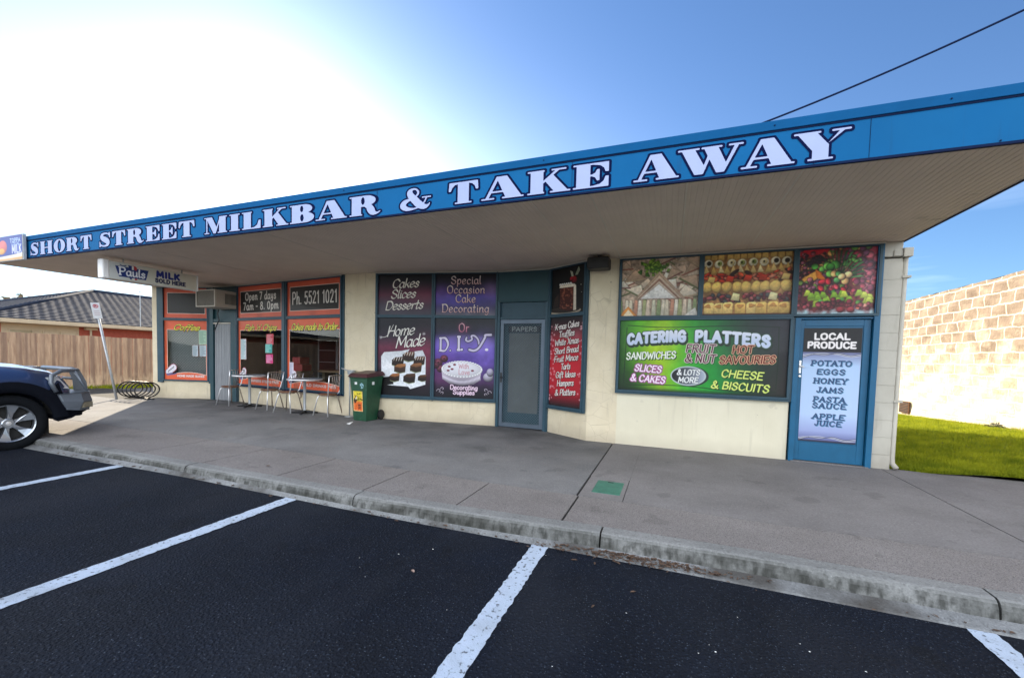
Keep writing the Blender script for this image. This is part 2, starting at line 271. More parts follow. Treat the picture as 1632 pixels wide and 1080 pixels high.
# ------------------------------------------------------------------ mesh helpers
ORG = {}
class MB:
    def __init__(s): s.v = []; s.f = []; s.mi = []; s.T = None; s.m = 0
    def add(s, vs, fs, m=None):
        b = len(s.v)
        for p in vs:
            p = Vector(p); s.v.append(tuple(s.T @ p) if s.T else tuple(p))
        for f in fs: s.f.append(tuple(b+i for i in f)); s.mi.append(s.m if m is None else m)
    def box(s, x0, x1, y0, y1, z0, z1, m=None):
        s.add([(x, y, z) for z in (z0, z1) for y in (y0, y1) for x in (x0, x1)], [(0, 2, 3, 1), (4, 5, 7, 6), (0, 1, 5, 4), (2, 6, 7, 3), (0, 4, 6, 2), (1, 3, 7, 5)], m)
    def quad(s, a, b, c, d, m=None): s.add([a, b, c, d], [(0, 1, 2, 3)], m)
    def prism(s, pts, y0, y1, m=None):  # pts (x,z) extruded along y
        n = len(pts); s.add([(x, y0, z) for x, z in pts]+[(x, y1, z) for x, z in pts], [tuple(range(n)), tuple(range(2*n-1, n-1, -1))]+[(i, i+n, (i+1) % n+n, (i+1) % n) for i in range(n)], m)
    def tube(s, pts, r, n=8, closed=False, m=None, caps=True):
        P = [Vector(p) for p in pts]; k = len(P); rr = r if hasattr(r, '__len__') else [r]*k; vs = []; fs = []; nrm = None
        for i in range(k):
            a_, b_ = P[(i-1) % k] if (closed or i) else P[0], P[(i+1) % k] if (closed or i < k-1) else P[-1]
            t = (b_-a_); t = t.normalized() if t.length > 1e-9 else Vector((0, 0, 1))
            if nrm is None: nrm = t.orthogonal().normalized()
            nrm = (nrm-t*nrm.dot(t)); nrm = nrm.normalized() if nrm.length > 1e-6 else t.orthogonal().normalized()
            bn = t.cross(nrm)
            for j in range(n): a2 = 2*math.pi*j/n; vs.append(P[i]+(nrm*math.cos(a2)+bn*math.sin(a2))*rr[i])
        for i in range(k if closed else k-1):
            for j in range(n): fs.append((i*n+j, i*n+(j+1) % n, ((i+1) % k)*n+(j+1) % n, ((i+1) % k)*n+j))
        if caps and not closed: fs += [tuple(range(n-1, -1, -1)), tuple((k-1)*n+j for j in range(n))]
        s.add(vs, fs, m)
    def lathe(s, prof, c=(0, 0, 0), axis='z', n=24, m=None):
        vs = []; k = len(prof)
        for r, h in prof:
            for j in range(n):
                a_ = 2*math.pi*j/n; x, y = r*math.cos(a_), r*math.sin(a_)
                vs.append({'z': (c[0]+x, c[1]+y, c[2]+h), 'x': (c[0]+h, c[1]+x, c[2]+y), 'y': (c[0]+x, c[1]+h, c[2]-y)}[axis])
        fs = [(i*n+j, i*n+(j+1) % n, (i+1)*n+(j+1) % n, (i+1)*n+j) for i in range(k-1) for j in range(n)]
        s.add(vs, fs, m)
    def build(s, name, mats, parent=None, smooth=False, bevel=0, seg=2):
        me = bpy.data.meshes.new(name); o_ = ORG.get(parent.name if parent else None, None)
        v = s.v if o_ is None else [(p[0]-o_[0], p[1]-o_[1], p[2]-o_[2]) for p in s.v]
        me.from_pydata(v, [], s.f); mats = mats if isinstance(mats, (list, tuple)) else [mats]
        for m_ in mats: me.materials.append(m_)
        if len(mats) > 1: me.polygons.foreach_set('material_index', s.mi)
        if smooth: me.polygons.foreach_set('use_smooth', [True]*len(me.polygons))
        me.update(); ob = bpy.data.objects.new(name, me); COL.objects.link(ob)
        if parent: ob.parent = parent; ORG[ob.name] = o_
        if bevel:
            b = ob.modifiers.new('bevel', 'BEVEL'); b.width = bevel; b.segments = seg; b.limit_method = 'ANGLE'; b.angle_limit = R(40)
        return ob
def tag(o, label=None, cat=None, group=None, kind=None):
    if label: o['label'] = label
    if cat: o['category'] = cat
    if group: o['group'] = group
    if kind: o['kind'] = kind
    return o
def thing(name, label, cat, loc=(0, 0, 0), group=None, abs_=True, rz=0):
    o = bpy.data.objects.new(name, None); COL.objects.link(o); o.location = loc; o.rotation_euler = (0, 0, rz); o.empty_display_size = .2
    if abs_: ORG[o.name] = tuple(loc)
    else: ORG[o.name] = None
    return tag(o, label, cat, group)
def structure(mb, name, m, smooth=False):
    return tag(mb.build(name, m, smooth=smooth), kind='structure')
def copy_tree(o, loc, label, rz=None):
    def cp(q, par):
        c = q.copy(); COL.objects.link(c)
        if par: c.parent = par
        for ch in [k for k in bpy.data.objects if k.parent == q]: cp(ch, c)
        return c
    r = cp(o, None); r.location = loc; r['label'] = label
    if rz is not None: r.rotation_euler = (0, 0, rz)
    return r
# ------------------------------------------------------------------ lettering (signed distance shapes)
def sd_poly(X, Y, P):
    P = np.array(P, float); d = np.full(X.shape, 1e9); ins = np.zeros(X.shape, bool); n = len(P)
    for i in range(n):
        a, b = P[i], P[(i+1) % n]; e = b-a; wx, wy = X-a[0], Y-a[1]
        t = np.clip((wx*e[0]+wy*e[1])/max(e@e, 1e-12), 0, 1); d = np.minimum(d, (wx-t*e[0])**2+(wy-t*e[1])**2)
        c = ((a[1] <= Y) != (b[1] <= Y)); 
        if a[1] != b[1]: ins ^= c & (X < a[0]+(Y-a[1])/(b[1]-a[1])*e[0])
    d = np.sqrt(d); return np.where(ins, -d, d)
def sd_ell(X, Y, cx, cy, rx, ry):
    k = np.sqrt(((X-cx)/rx)**2+((Y-cy)/ry)**2); return (k-1)*min(rx, ry)
def sd_stroke(X, Y, P, W):
    d = np.full(X.shape, 1e9)
    for i in range(len(P)-1):
        ax, ay = P[i]; bx, by = P[i+1]; ex, ey = bx-ax, by-ay; L = max(ex*ex+ey*ey, 1e-9)
        t = np.clip(((X-ax)*ex+(Y-ay)*ey)/L, 0, 1); d = np.minimum(d, np.hypot(X-ax-t*ex, Y-ay-t*ey)-(W[i]+(W[i+1]-W[i])*t))
    return d
def smooth_pts(P, k=6):
    P = [np.array(p, float) for p in P]
    if len(P) < 3: return P
    Q = [2*P[0]-P[1]]+P+[2*P[-1]-P[-2]]; out = []
    for i in range(1, len(Q)-2):
        for j in range(k):
            t = j/k; out.append(.5*((2*Q[i])+(-Q[i-1]+Q[i+1])*t+(2*Q[i-1]-5*Q[i]+4*Q[i+1]-Q[i+2])*t*t+(-Q[i-1]+3*Q[i]-3*Q[i+1]+Q[i+2])*t**3))
    out.append(P[-1]); return out
# fat-face serif capitals for the fascia: (width, [(sign, kind, data)...])
def rc(x0, y0, x1, y1): return ('+', 'p', [(x0, y0), (x1, y0), (x1, y1), (x0, y1)])
def pl(*p): return ('+', 'p', list(zip(p[::2], p[1::2])))
STEM = rc(.11, 0, .56, 1)
FAT = {
 'H': (1.56, [STEM, rc(0, 0, .66, .065), rc(0, .935, .66, 1), rc(1.0, 0, 1.45, 1), rc(.9, 0, 1.56, .065), rc(.9, .935, 1.56, 1), rc(.45, .46, 1.05, .54)]),
 'I': (.67, [STEM, rc(0, 0, .67, .065), rc(0, .935, .67, 1)]),
 'L': (1.15, [STEM, rc(0, .935, .62, 1), rc(0, 0, 1.15, .065), pl(.5, .05, .78, .10, .95, .22, 1.04, .48, 1.15, .48, 1.15, 0, .5, 0)]),
 'E': (1.2, [STEM, rc(0, .935, 1.14, 1), rc(0, 0, 1.14, .065), pl(.6, .95, .88, .88, 1.0, .76, 1.05, .60, 1.15, .60, 1.15, 1, .6, 1), pl(.6, .05, .88, .12, 1.0, .24, 1.05, .42, 1.15, .42, 1.15, 0, .6, 0), rc(.45, .465, .8, .535), pl(.6, .47, .72, .41, .78, .27, .86, .27, .86, .73, .78, .73, .72, .59, .6, .53)]),
 'T': (1.2, [rc(.375, 0, .825, 1), rc(.26, 0, .94, .065), rc(.03, .935, 1.17, 1), pl(.02, 1, 0, .60, .09, .60, .14, .76, .25, .88, .45, .94, .45, 1), pl(1.18, 1, 1.2, .60, 1.11, .60, 1.06, .76, .95, .88, .75, .94, .75, 1)]),
 'M': (1.55, [rc(.13, 0, .21, 1), rc(0, 0, .34, .065), rc(0, .935, .4, 1), pl(.13, 1, .52, 1, .86, .3, .76, 0, .62, 0), pl(.68, 0, .77, 0, 1.12, .95, 1.06, 1), rc(1.0, 0, 1.43, 1), rc(.9, 0, 1.52, .065), rc(1.0, .935, 1.52, 1)]),
 'K': (1.45, [STEM, rc(0, 0, .6, .065), rc(0, .935, .6, 1), pl(.47, .34, .47, .45, 1.0, .96, 1.13, .96), rc(.84, .935, 1.34, 1), pl(.60, .56, .88, .78, 1.42, .03, .95, .03), rc(.80, 0, 1.5, .065)]),
 'B': (1.28, [STEM, rc(0, 0, .6, .065), rc(0, .935, .6, 1), rc(.4, .49, .74, 1), rc(.4, 0, .78, .56), ('+', 'e', (.78, .755, .44, .245)), ('+', 'e', (.82, .275, .50, .275)), ('-', 'e', (.655, .76, .085, .175)), ('-', 'e', (.67, .27, .095, .20))]),
 'R': (1.5, [STEM, rc(0, 0, .62, .065), rc(0, .935, .6, 1), rc(.4, .48, .74, 1), ('+', 'e', (.78, .735, .47, .265)), ('-', 'e', (.65, .735, .085, .195)), rc(.4, .44, .75, .53), ('+', 's', ([(.70, .50), (.93, .42), (1.03, .25), (1.12, .10), (1.3, .05), (1.46, .13)], [.04, .13, .17, .13, .05, .02]))]),
 'S': (1.12, [('+', 's', ([(1.0, .66), (.93, .82), (.75, .92), (.52, .94), (.30, .85), (.27, .70), (.40, .58), (.62, .48), (.80, .36), (.84, .22), (.74, .10), (.54, .06), (.33, .08), (.17, .18), (.09, .36)], [.02, .03, .05, .06, .10, .14, .18, .20, .18, .14, .09, .06, .05, .03, .02])), rc(.98, .62, 1.05, 1), rc(.04, 0, .11, .40), pl(.86, .93, 1.0, 1, 1.0, .8), pl(.09, .2, .09, 0, .25, .07)]),
 'O': (1.32, [('+', 'e', (.66, .5, .66, .51)), ('-', 'e', (.66, .5, .20, .43))]),
 'A': (1.6, [pl(.56, 1, .97, 1, 1.52, .04, .93, .04), pl(.58, 1, .64, .86, .27, .04, .15, .04), rc(.33, .29, .95, .36), rc(0, 0, .50, .065), rc(.80, 0, 1.6, .065)]),
 'W': (2.12, [pl(.12, .97, .56, .97, .94, .2, .84, 0, .58, 0), pl(.77, 0, .86, 0, 1.22, .97, 1.10, .97), pl(.86, .97, 1.32, .97, 1.64, .22, 1.53, 0, 1.29, 0), pl(1.44, 0, 1.54, 0, 1.99, .97, 1.86, .97), rc(0, .935, .72, 1), rc(.78, .935, 1.46, 1), rc(1.66, .935, 2.12, 1)]),
 'Y': (1.58, [pl(.10, .97, .64, .97, .99, .50, .99, .34, .54, .34), rc(.54, 0, .99, .46), pl(.94, .52, .88, .44, 1.30, .97, 1.44, .97), rc(0, .935, .76, 1), rc(1.06, .935, 1.58, 1), rc(.42, 0, 1.12, .065)]),
 '&': (1.6, [('+', 's', ([(1.36, .52), (1.24, .28), (1.05, .10), (.75, .02), (.42, .05), (.24, .20), (.32, .38), (.60, .50), (.88, .64), (.96, .80), (.86, .95), (.68, .97), (.56, .84), (.62, .66), (.80, .44), (1.02, .20), (1.24, .08), (1.42, .12), (1.5, .22)], [.03, .03, .03, .04, .10, .14, .11, .05, .04, .05, .04, .05, .12, .15, .17, .17, .12, .05, .02])), rc(1.14, .50, 1.56, .56)]),
}
def fat_sdf(ch, X, Y):
    d = np.full(X.shape, 1e9)
    for sg, k, a in FAT[ch][1]:
        s_ = sd_poly(X, Y, a) if k == 'p' else sd_ell(X, Y, *a) if k == 'e' else None
        if k == 's':
            P = smooth_pts([(p[0], p[1], w) for p, w in zip(*a)], 5); s_ = sd_stroke(X, Y, [(q[0], q[1]) for q in P], [q[2] for q in P])
        d = np.minimum(d, s_) if sg == '+' else np.maximum(d, -s_)
    return d
def contour_mesh(D, xs, ys):
    """marching squares fill of D<0; returns verts (x,y) and faces"""
    V = []; F = []; idx = {}
    def vtx(key, p):
        if key not in idx: idx[key] = len(V); V.append(p)
        return idx[key]
    ny, nx = D.shape
    act = np.minimum(np.minimum(D[:-1, :-1], D[1:, :-1]), np.minimum(D[:-1, 1:], D[1:, 1:])) < 0
    for j, i in zip(*np.nonzero(act)):
        c = [(i, j), (i+1, j), (i+1, j+1), (i, j+1)]; poly = []
        for k in range(4):
            a, b = c[k], c[(k+1) % 4]; da, db = D[a[1], a[0]], D[b[1], b[0]]
            if da < 0: poly.append(vtx(a, (xs[a[0]], ys[a[1]])))
            if (da < 0) != (db < 0):
                t = da/(da-db); poly.append(vtx((min(a, b), max(a, b)), (xs[a[0]]+(xs[b[0]]-xs[a[0]])*t, ys[a[1]]+(ys[b[1]]-ys[a[1]])*t)))
        if len(poly) > 2: F.append(tuple(poly))
    return V, F
# one-line skeleton letters: width;strokes. '/' starts straight polylines. cap height 100, x-height 60
SK = {k: v for k, v in (l.split(' ', 1) for l in '''A 70 /0,0 35,100 70,0|/13,36 57,36
B 62 /5,0 5,100|5,100 40,100 52,78 38,54 5,53|38,54 60,38 52,6 5,0
C 66 64,80 42,102 12,86 4,50 14,12 44,-2 66,20
D 68 /6,0 6,100|6,100 46,98 68,52 44,2 6,0
E 56 /56,100 6,100 6,0 56,0|/6,53 46,53
F 54 /56,100 6,100 6,0|/6,53 44,53
G 70 64,80 42,102 12,86 4,50 14,12 44,-2 64,12 66,42|/66,44 42,44
H 68 /6,0 6,100|/64,0 64,100|/6,52 64,52
I 12 /6,0 6,100
J 44 /38,100 38,30|38,30 32,2 14,0 4,20
K 62 /6,0 6,100|/58,100 6,44|/24,60 60,0
L 50 /6,100 6,0 52,0
M 84 /6,0 10,100 42,24 74,100 80,0
N 70 /6,0 6,100 64,0 64,100
O 74 37,101 10,84 4,48 14,10 38,-1 62,12 70,50 62,86 37,101
P 58 /6,0 6,100|6,100 44,100 58,74 42,48 6,46
R 62 /6,0 6,100|6,100 44,100 58,76 42,52 6,50|/30,50 60,0
S 60 56,80 38,102 12,92 8,70 28,54 50,42 56,20 38,-1 16,2 4,20
T 62 /0,100 62,100|/31,100 31,0
U 66 /6,100 6,34|6,34 14,4 36,-2 56,8 60,34|/60,34 60,100
V 66 /0,100 33,0 66,100
W 92 /0,100 22,0 46,78 70,0 92,100
X 64 /2,100 62,0|/62,100 2,0
Y 64 /0,100 32,48 64,100|/32,48 32,0
a 50 44,52 22,62 4,40 8,6 26,-2 42,24|/44,60 44,14|44,14 48,0 58,4
b 48 /6,100 6,4|6,30 20,58 40,54 46,24 30,-1 6,6
c 44 42,50 24,62 5,42 8,8 26,-2 44,14
d 50 44,52 22,62 4,40 8,6 26,-2 42,24|/46,104 46,12|46,12 50,0 58,4
e 46 6,28 38,36 40,54 24,62 6,44 6,10 24,-3 46,14
f 34 38,92 28,104 16,88 14,40 10,-24|/0,58 34,60
g 50 44,52 22,62 4,40 8,8 26,2 44,28|/46,60 42,-6|42,-6 30,-32 6,-26
h 50 /6,104 6,0|6,30 22,60 42,54 42,14|42,14 46,0 54,4
i 16 /8,60 8,12|8,12 12,0 20,4|/9,80 10,84
k 46 /6,104 6,0|/42,58 8,24|/20,36 44,0
l 16 10,104 6,50 8,12 12,0 20,4
m 76 /6,60 6,0|6,30 20,60 36,54 36,0|36,30 50,60 68,54 68,14|68,14 72,0 80,4
n 50 /6,60 6,0|6,30 22,60 42,54 42,14|42,14 46,0 54,4
o 48 24,62 6,46 5,16 22,-2 42,14 42,46 24,62
p 48 /8,60 4,-34|7,30 22,60 42,52 44,20 28,0 7,6
r 34 /6,60 6,0|6,28 18,56 36,56
s 40 36,50 22,62 8,50 16,34 34,22 32,2 16,-3 2,10
t 32 /16,96 12,20|12,20 16,-2 32,6|/0,62 32,64
u 50 /6,60 6,22|6,22 12,-2 30,2 44,26|/44,60 44,12|44,12 48,0 56,4
v 44 /4,60 22,0 42,60
w 70 4,60 8,4 22,2 36,34|36,60 38,6 54,2 68,56
x 44 /4,60 40,0|/42,60 2,0
y 48 /6,60 8,28|8,28 20,6 42,30|/44,60 38,-10|38,-10 24,-34 4,-24
& 76 72,40 58,8 30,-3 6,10 10,36 40,60 48,84 34,101 20,86 28,56 52,20 78,0
. 14 /6,2 7,4
, 12 /8,6 4,-12
- 34 /4,44 30,44
' 10 /6,102 5,80
0 54 27,101 8,84 4,48 10,10 27,-1 44,10 50,48 46,84 27,101
1 34 /6,80 24,100 24,0
2 52 6,76 18,98 40,96 46,72 28,38 4,2|/4,2 50,2
5 52 /46,100 12,100 9,56|9,56 30,64 48,46 44,10 24,-2 4,12
7 50 /4,100 48,100 18,0
8 54 27,54 10,70 16,96 36,98 44,74 27,54 6,34 10,4 30,-2 48,14 46,38 27,54'''.split('\n'))}
def glyph(ch, serif=0):
    w, st = SK[ch].split(' ', 1); out = []
    for s in st.split('|'):
        straight = s[0] == '/'; P = [tuple(float(q)/100 for q in p.split(',')) for p in s.lstrip('/').split()]
        out.append(P if straight else [tuple(q) for q in smooth_pts(P, 5)])
        if serif and ch.isupper() and straight:
            for e_ in (P[0], P[-1]):
                if (e_[1] < .05 or e_[1] > .95): out.append([(e_[0]-serif, e_[1]), (e_[0]+serif, e_[1])])
    return float(w)/100, out
def layout(txt, size, sx=1., track=.12, slant=0, serif=0, space=.4, sc=None):
    """strokes of a text line in metres, origin at left baseline"""
    x = 0; S = []
    for i, ch in enumerate(txt):
        if ch == ' ': x += space; continue
        w, st = glyph(ch, serif)
        S += [[((x+px+slant*py/sx)*size*sx, py*size) for px, py in s] for s in st]
        x += w+track
    return S, (x-track)*size*sx
def strokes_sdf(X, Y, S, w, nib=0, na=.7):
    d = np.full(X.shape, 1e9); x0, x1 = X[0, 0], X[0, -1]; dx = X[0, 1]-X[0, 0]; y0 = Y[0, 0]; dy = Y[1, 0]-Y[0, 0]; mg = w*4+.05
    for s in S:
        for a, b in zip(s[:-1], s[1:]):
            i0 = max(0, int((min(a[0], b[0])-mg-x0)/dx)); i1 = int((max(a[0], b[0])+mg-x0)/dx)+2; j0 = max(0, int((min(a[1], b[1])-mg-y0)/dy)); j1 = int((max(a[1], b[1])+mg-y0)/dy)+2
            if i1 <= 0 or j1 <= 0 or i0 >= X.shape[1] or j0 >= X.shape[0]: continue
            ww = w
            if nib: an = math.atan2(b[1]-a[1], b[0]-a[0]); ww = w*(1-nib+nib*abs(math.sin(an-na))*1.5)
            sub = (slice(j0, j1), slice(i0, i1)); d[sub] = np.minimum(d[sub], sd_stroke(X[sub], Y[sub], [a, b], [ww, ww]))
    return d
# ------------------------------------------------------------------ printed sheets (a colour per vertex of a fine grid)
def hexc(h): return np.array([int(h[i:i+2], 16)/255 for i in (0, 2, 4)])
def vnoise(shape, cell, seed, oct=3):
    g = np.random.default_rng(seed); out = np.zeros(shape); amp = 1; tot = 0
    for o in range(oct):
        c = max(cell/2**o, 1.5); ny, nx = int(shape[0]/c)+3, int(shape[1]/c)+3; G = g.random((ny, nx))
        yy = np.arange(shape[0])/c; xx = np.arange(shape[1])/c; j = yy.astype(int); i = xx.astype(int); fy = (yy-j)[:, None]; fx = (xx-i)[None]; fy = fy*fy*(3-2*fy); fx = fx*fx*(3-2*fx)
        v = (G[j][:, i]*(1-fy)*(1-fx)+G[j+1][:, i]*fy*(1-fx)+G[j][:, i+1]*(1-fy)*fx+G[j+1][:, i+1]*fy*fx); out += v*amp; tot += amp; amp *= .55
    return out/tot
class Cv:
    def __init__(s, w, h, res=.005, col='000000'):
        s.w, s.h = w, h; nx, ny = max(2, int(round(w/res))+1), max(2, int(round(h/res))+1)
        s.xs = np.linspace(0, w, nx); s.ys = np.linspace(0, h, ny); s.X, s.Y = np.meshgrid(s.xs, s.ys); s.c = np.zeros((ny, nx, 3))+hexc(col); s.a = np.ones((ny, nx)); s.px = w/(nx-1)
    def mix(s, m, col, alpha=False):
        col = hexc(col) if isinstance(col, str) else col; s.c = s.c*(1-m[..., None])+col*m[..., None]
        if alpha: s.a = np.maximum(s.a, m)
    def grad(s, stops, axis='y'):
        t = (s.Y/s.h if axis == 'y' else s.X/s.w); ps = [p for p, _ in stops]; cs = np.array([hexc(c) for _, c in stops])
        s.c = np.stack([np.interp(t, ps, cs[:, k]) for k in range(3)], -1)
    def glow(s, x, y, rx, ry, col, k=1., p=2.):
        s.mix(np.exp(-((((s.X/s.w-x)/rx)**2+((s.Y/s.h-y)/ry)**2)**(p/2)))*k, col)
    def noise(s, cell, amp, seed=1, oct=3): s.c = np.clip(s.c*(1+amp*(2*vnoise(s.X.shape, cell, seed, oct)-1))[..., None], 0, 1)
    def cover(s, d, col, soft=1.): s.mix(np.clip(.5-d/(s.px*soft), 0, 1), col)
    def ell(s, x, y, rx, ry, col, rot=0, shade=.5, edge=None, wob=0, seed=0):
        c_, s_ = math.cos(rot), math.sin(rot); dx = s.X-x; dy = s.Y-y; u = (dx*c_+dy*s_)/rx; v = (-dx*s_+dy*c_)/ry; r = np.hypot(u, v)
        if wob: r = r*(1+wob*np.sin(3*np.arctan2(v, u)+seed))
        m = np.clip((1-r)*min(rx, ry)/s.px+.5, 0, 1); col = hexc(col) if isinstance(col, str) else col
        l = np.clip(1+shade*(.45*(-u)*.4+.75*v*.7-.5*r**3+.12), 0, 1.7)[..., None]
        s.c = s.c*(1-m[..., None])+np.clip(col*l, 0, 1)*m[..., None]
        if edge: s.cover(np.abs((r-1)*min(rx, ry))-s.px*.4, edge)
    def poly(s, P, col, edge=None, grad=0):
        d = sd_poly(s.X, s.Y, P); col = hexc(col) if isinstance(col, str) else col; m = np.clip(.5-d/s.px, 0, 1)[..., None]
        ys = [p[1] for p in P]; t = (s.Y-min(ys))/max(max(ys)-min(ys), 1e-6); cc = np.clip(col*(1+grad*(t-.5))[..., None], 0, 1); s.c = s.c*(1-m)+cc*m
        if edge: s.cover(np.abs(d)-s.px*.4, edge)
    def text(s, txt, x, y, size, col, w=.009, align='c', sx=1., slant=0, nib=0, out=None, ow=.006, shadow=None, so=(.008, -.008), track=.12, serif=0, rot=0, space=.4, glow=None, gw=.02, warp=None, fit=None, fill2=None, alpha=False):
        S, L = layout(txt, size, sx, track, slant, serif, space)
        if fit: k = fit/L; S = [[(a*k, b) for a, b in q] for q in S]; L = fit
        ox = {'c': -L/2, 'l': 0, 'r': -L}[align]; c_, s_ = math.cos(rot), math.sin(rot)
        def T(p):
            a, b = p[0]+ox, p[1]
            if warp: a, b = warp(a, b)
            return (x+a*c_-b*s_, y+a*s_+b*c_)
        S = [[T(p) for p in q] for q in S]; d = strokes_sdf(s.X, s.Y, S, w, nib)
        if glow: s.mix(np.exp(-np.clip(d, 0, None)/gw)*.85*(d < .2), glow)
        if shadow: s.cover(strokes_sdf(s.X-so[0], s.Y-so[1], S, w, nib)-(ow if out else 0), shadow)
        if out: s.cover(d-ow, out); 
        if alpha: s.a = np.maximum(s.a, ((d-(ow if out else 0)) < s.px).astype(float))
        s.cover(d, col)
        if fill2: s.mix(np.clip(.5-d/s.px, 0, 1)*np.clip((s.Y-y)/size, 0, 1), fill2)
        return d
    def blur(s, n=1):
        for _ in range(n):
            p = np.pad(s.c, ((1, 1), (1, 1), (0, 0)), 'edge'); s.c = (p[:-2, 1:-1]+p[2:, 1:-1]+p[1:-1, :-2]+p[1:-1, 2:]+2*p[1:-1, 1:-1])/6
        return s
    def mesh(s, name, frame, mt, parent, off=.0):
        """frame(t,z)->world xyz of canvas point; faces with alpha 0 are left out"""
        ny, nx = s.X.shape; A, B, O, NN = frame
        P = np.array(O)[None, None]+s.X[..., None]*np.array(A)+s.Y[..., None]*np.array(B)+np.array(NN)*off
        o_ = ORG.get(parent.name) if parent else None
        if o_ is not None: P = P-np.array(o_)
        me = bpy.data.meshes.new(name); i = np.arange(nx*ny).reshape(ny, nx); F = np.stack([i[:-1, :-1], i[:-1, 1:], i[1:, 1:], i[1:, :-1]], -1).reshape(-1, 4)
        keep = (np.maximum(np.maximum(s.a[:-1, :-1], s.a[1:, :-1]), np.maximum(s.a[:-1, 1:], s.a[1:, 1:])) > .5).reshape(-1); F = F[keep]
        used = np.unique(F); mp = np.zeros(nx*ny, int); mp[used] = np.arange(len(used)); F = mp[F]; V = P.reshape(-1, 3)[used]
        me.vertices.add(len(V)); me.vertices.foreach_set('co', V.astype(np.float32).ravel()); me.loops.add(F.size); me.loops.foreach_set('vertex_index', F.astype(np.int32).ravel())
        me.polygons.add(len(F)); me.polygons.foreach_set('loop_start', np.arange(0, F.size, 4, dtype=np.int32))
        me.update(calc_edges=True)
        at = me.color_attributes.new('print', 'FLOAT_COLOR', 'POINT'); c = np.ones((len(V), 4), np.float32); c[:, :3] = s2l(np.clip(s.c.reshape(-1, 3)[used], 0, 1))*.92+.003
        at.data.foreach_set('color', c.ravel()); me.materials.append(mt)
        ob = bpy.data.objects.new(name, me); COL.objects.link(ob)
        if parent: ob.parent = parent; ORG[ob.name] = o_
        return ob
# ------------------------------------------------------------------ ground, road, kerb, footpath
def sst(t): t = min(1, max(0, t)); return t*t*(3-2*t)
def g(x): return .05*sst((-1.2-x)/4.8)
def lerpt(x, T):
    if x <= T[0][0]: return T[0][1]
    for (a, va), (b, vb) in zip(T[:-1], T[1:]):
        if x <= b: return va+(vb-va)*(x-a)/(b-a)
    return T[-1][1]
KB = lambda x: lerpt(x, [(-9, 3.18), (-7.2, 3.19), (-5, 3.22), (-2.75, 3.30), (-.47, 3.436), (.66, 3.468), (2.1, 3.46)])
KF = lambda x: KB(x)-.15
def gr(x): return .09*sst((-1.2-x)/4.8)
GE = lambda x: lerpt(x, [(-9, 2.90), (-6.3, 2.945), (-4.1, 3.03), (-1.3, 3.165), (.7, 3.165)])
PZ = lambda x: g(x)+.14
def strip(mb, x0, x1, y0, y1, z0, z1, m=0, step=.5):
    n = max(1, int(abs(x1-x0)/step)); vs = []; fs = []
    for i in range(n+1):
        x = x0+(x1-x0)*i/n
        vs += [(x, y0(x), z0(x)), (x, y1(x), z1(x))]
    mb.add(vs, [(2*i, 2*i+2, 2*i+3, 2*i+1) for i in range(n)], m)
K = lambda v: (lambda x: v)
mb = MB(); mb.quad((-900, -900, -.12), (900, -900, -.12), (900, 900, -.12), (-900, 900, -.12)); structure(mb, 'ground', M['ground'])
mb = MB(); xs_ = [-60, -30, -16]+[-12+i*.5 for i in range(30)]+[5, 12, 30, 60]
for a, b in zip(xs_[:-1], xs_[1:]): mb.quad((a, -14, gr(a)), (b, -14, gr(b)), (b, GE(b)+.01, gr(b)), (a, GE(a)+.01, gr(a)))
structure(mb, 'car_park', M['asphalt'])
mb = MB(); mb.quad((-70, -40, -.05), (70, -40, -.05), (70, -14, .0), (-70, -14, 0)); structure(mb, 'road', M['lane'])
mb = MB()
for i in range(90):
    a0, a1 = 2*math.pi*i/90, 2*math.pi*(i+1)/90; r_ = 150
    h0 = 5.5+3*math.sin(a0*7)*math.sin(a0*3+1)+1.5*math.sin(a0*23); h1 = 5.5+3*math.sin(a1*7)*math.sin(a1*3+1)+1.5*math.sin(a1*23)
    p = lambda a, r, z: (r*math.cos(a), r*math.sin(a), z)
    mb.quad(p(a0, r_, -.2), p(a1, r_, -.2), p(a1, r_+40, h1), p(a0, r_+40, h0)); mb.quad(p(a0, r_+40, h0), p(a1, r_+40, h1), p(a1, r_+90, -.2), p(a0, r_+90, -.2))
hm = mat('hill_scrub', (.03, .045, .015), .95, base2=(.07, .08, .03), vs=.12); structure(mb, 'hills', hm)
# painted bay lines
mb = MB()
for cx in (1.75, -.925, -3.51, -6.16, -8.78, -11.4, 4.4):
    y = -3.; w_ = .068; rr_ = random.Random(int(cx*10)); vs = []
    while y < GE(cx)-.0: vs.append(y); y += .03
    vs.append(GE(cx)+.004); vv = []
    for y in vs: vv += [(cx-w_+rr_.uniform(-.006, .006), y, gr(cx-w_)+.004), (cx+w_+rr_.uniform(-.006, .006), y, gr(cx+w_)+.004)]
    mb.add(vv, [(2*i, 2*i+1, 2*i+3, 2*i+2) for i in range(len(vs)-1)])
structure(mb, 'painted_line', M['paint'])
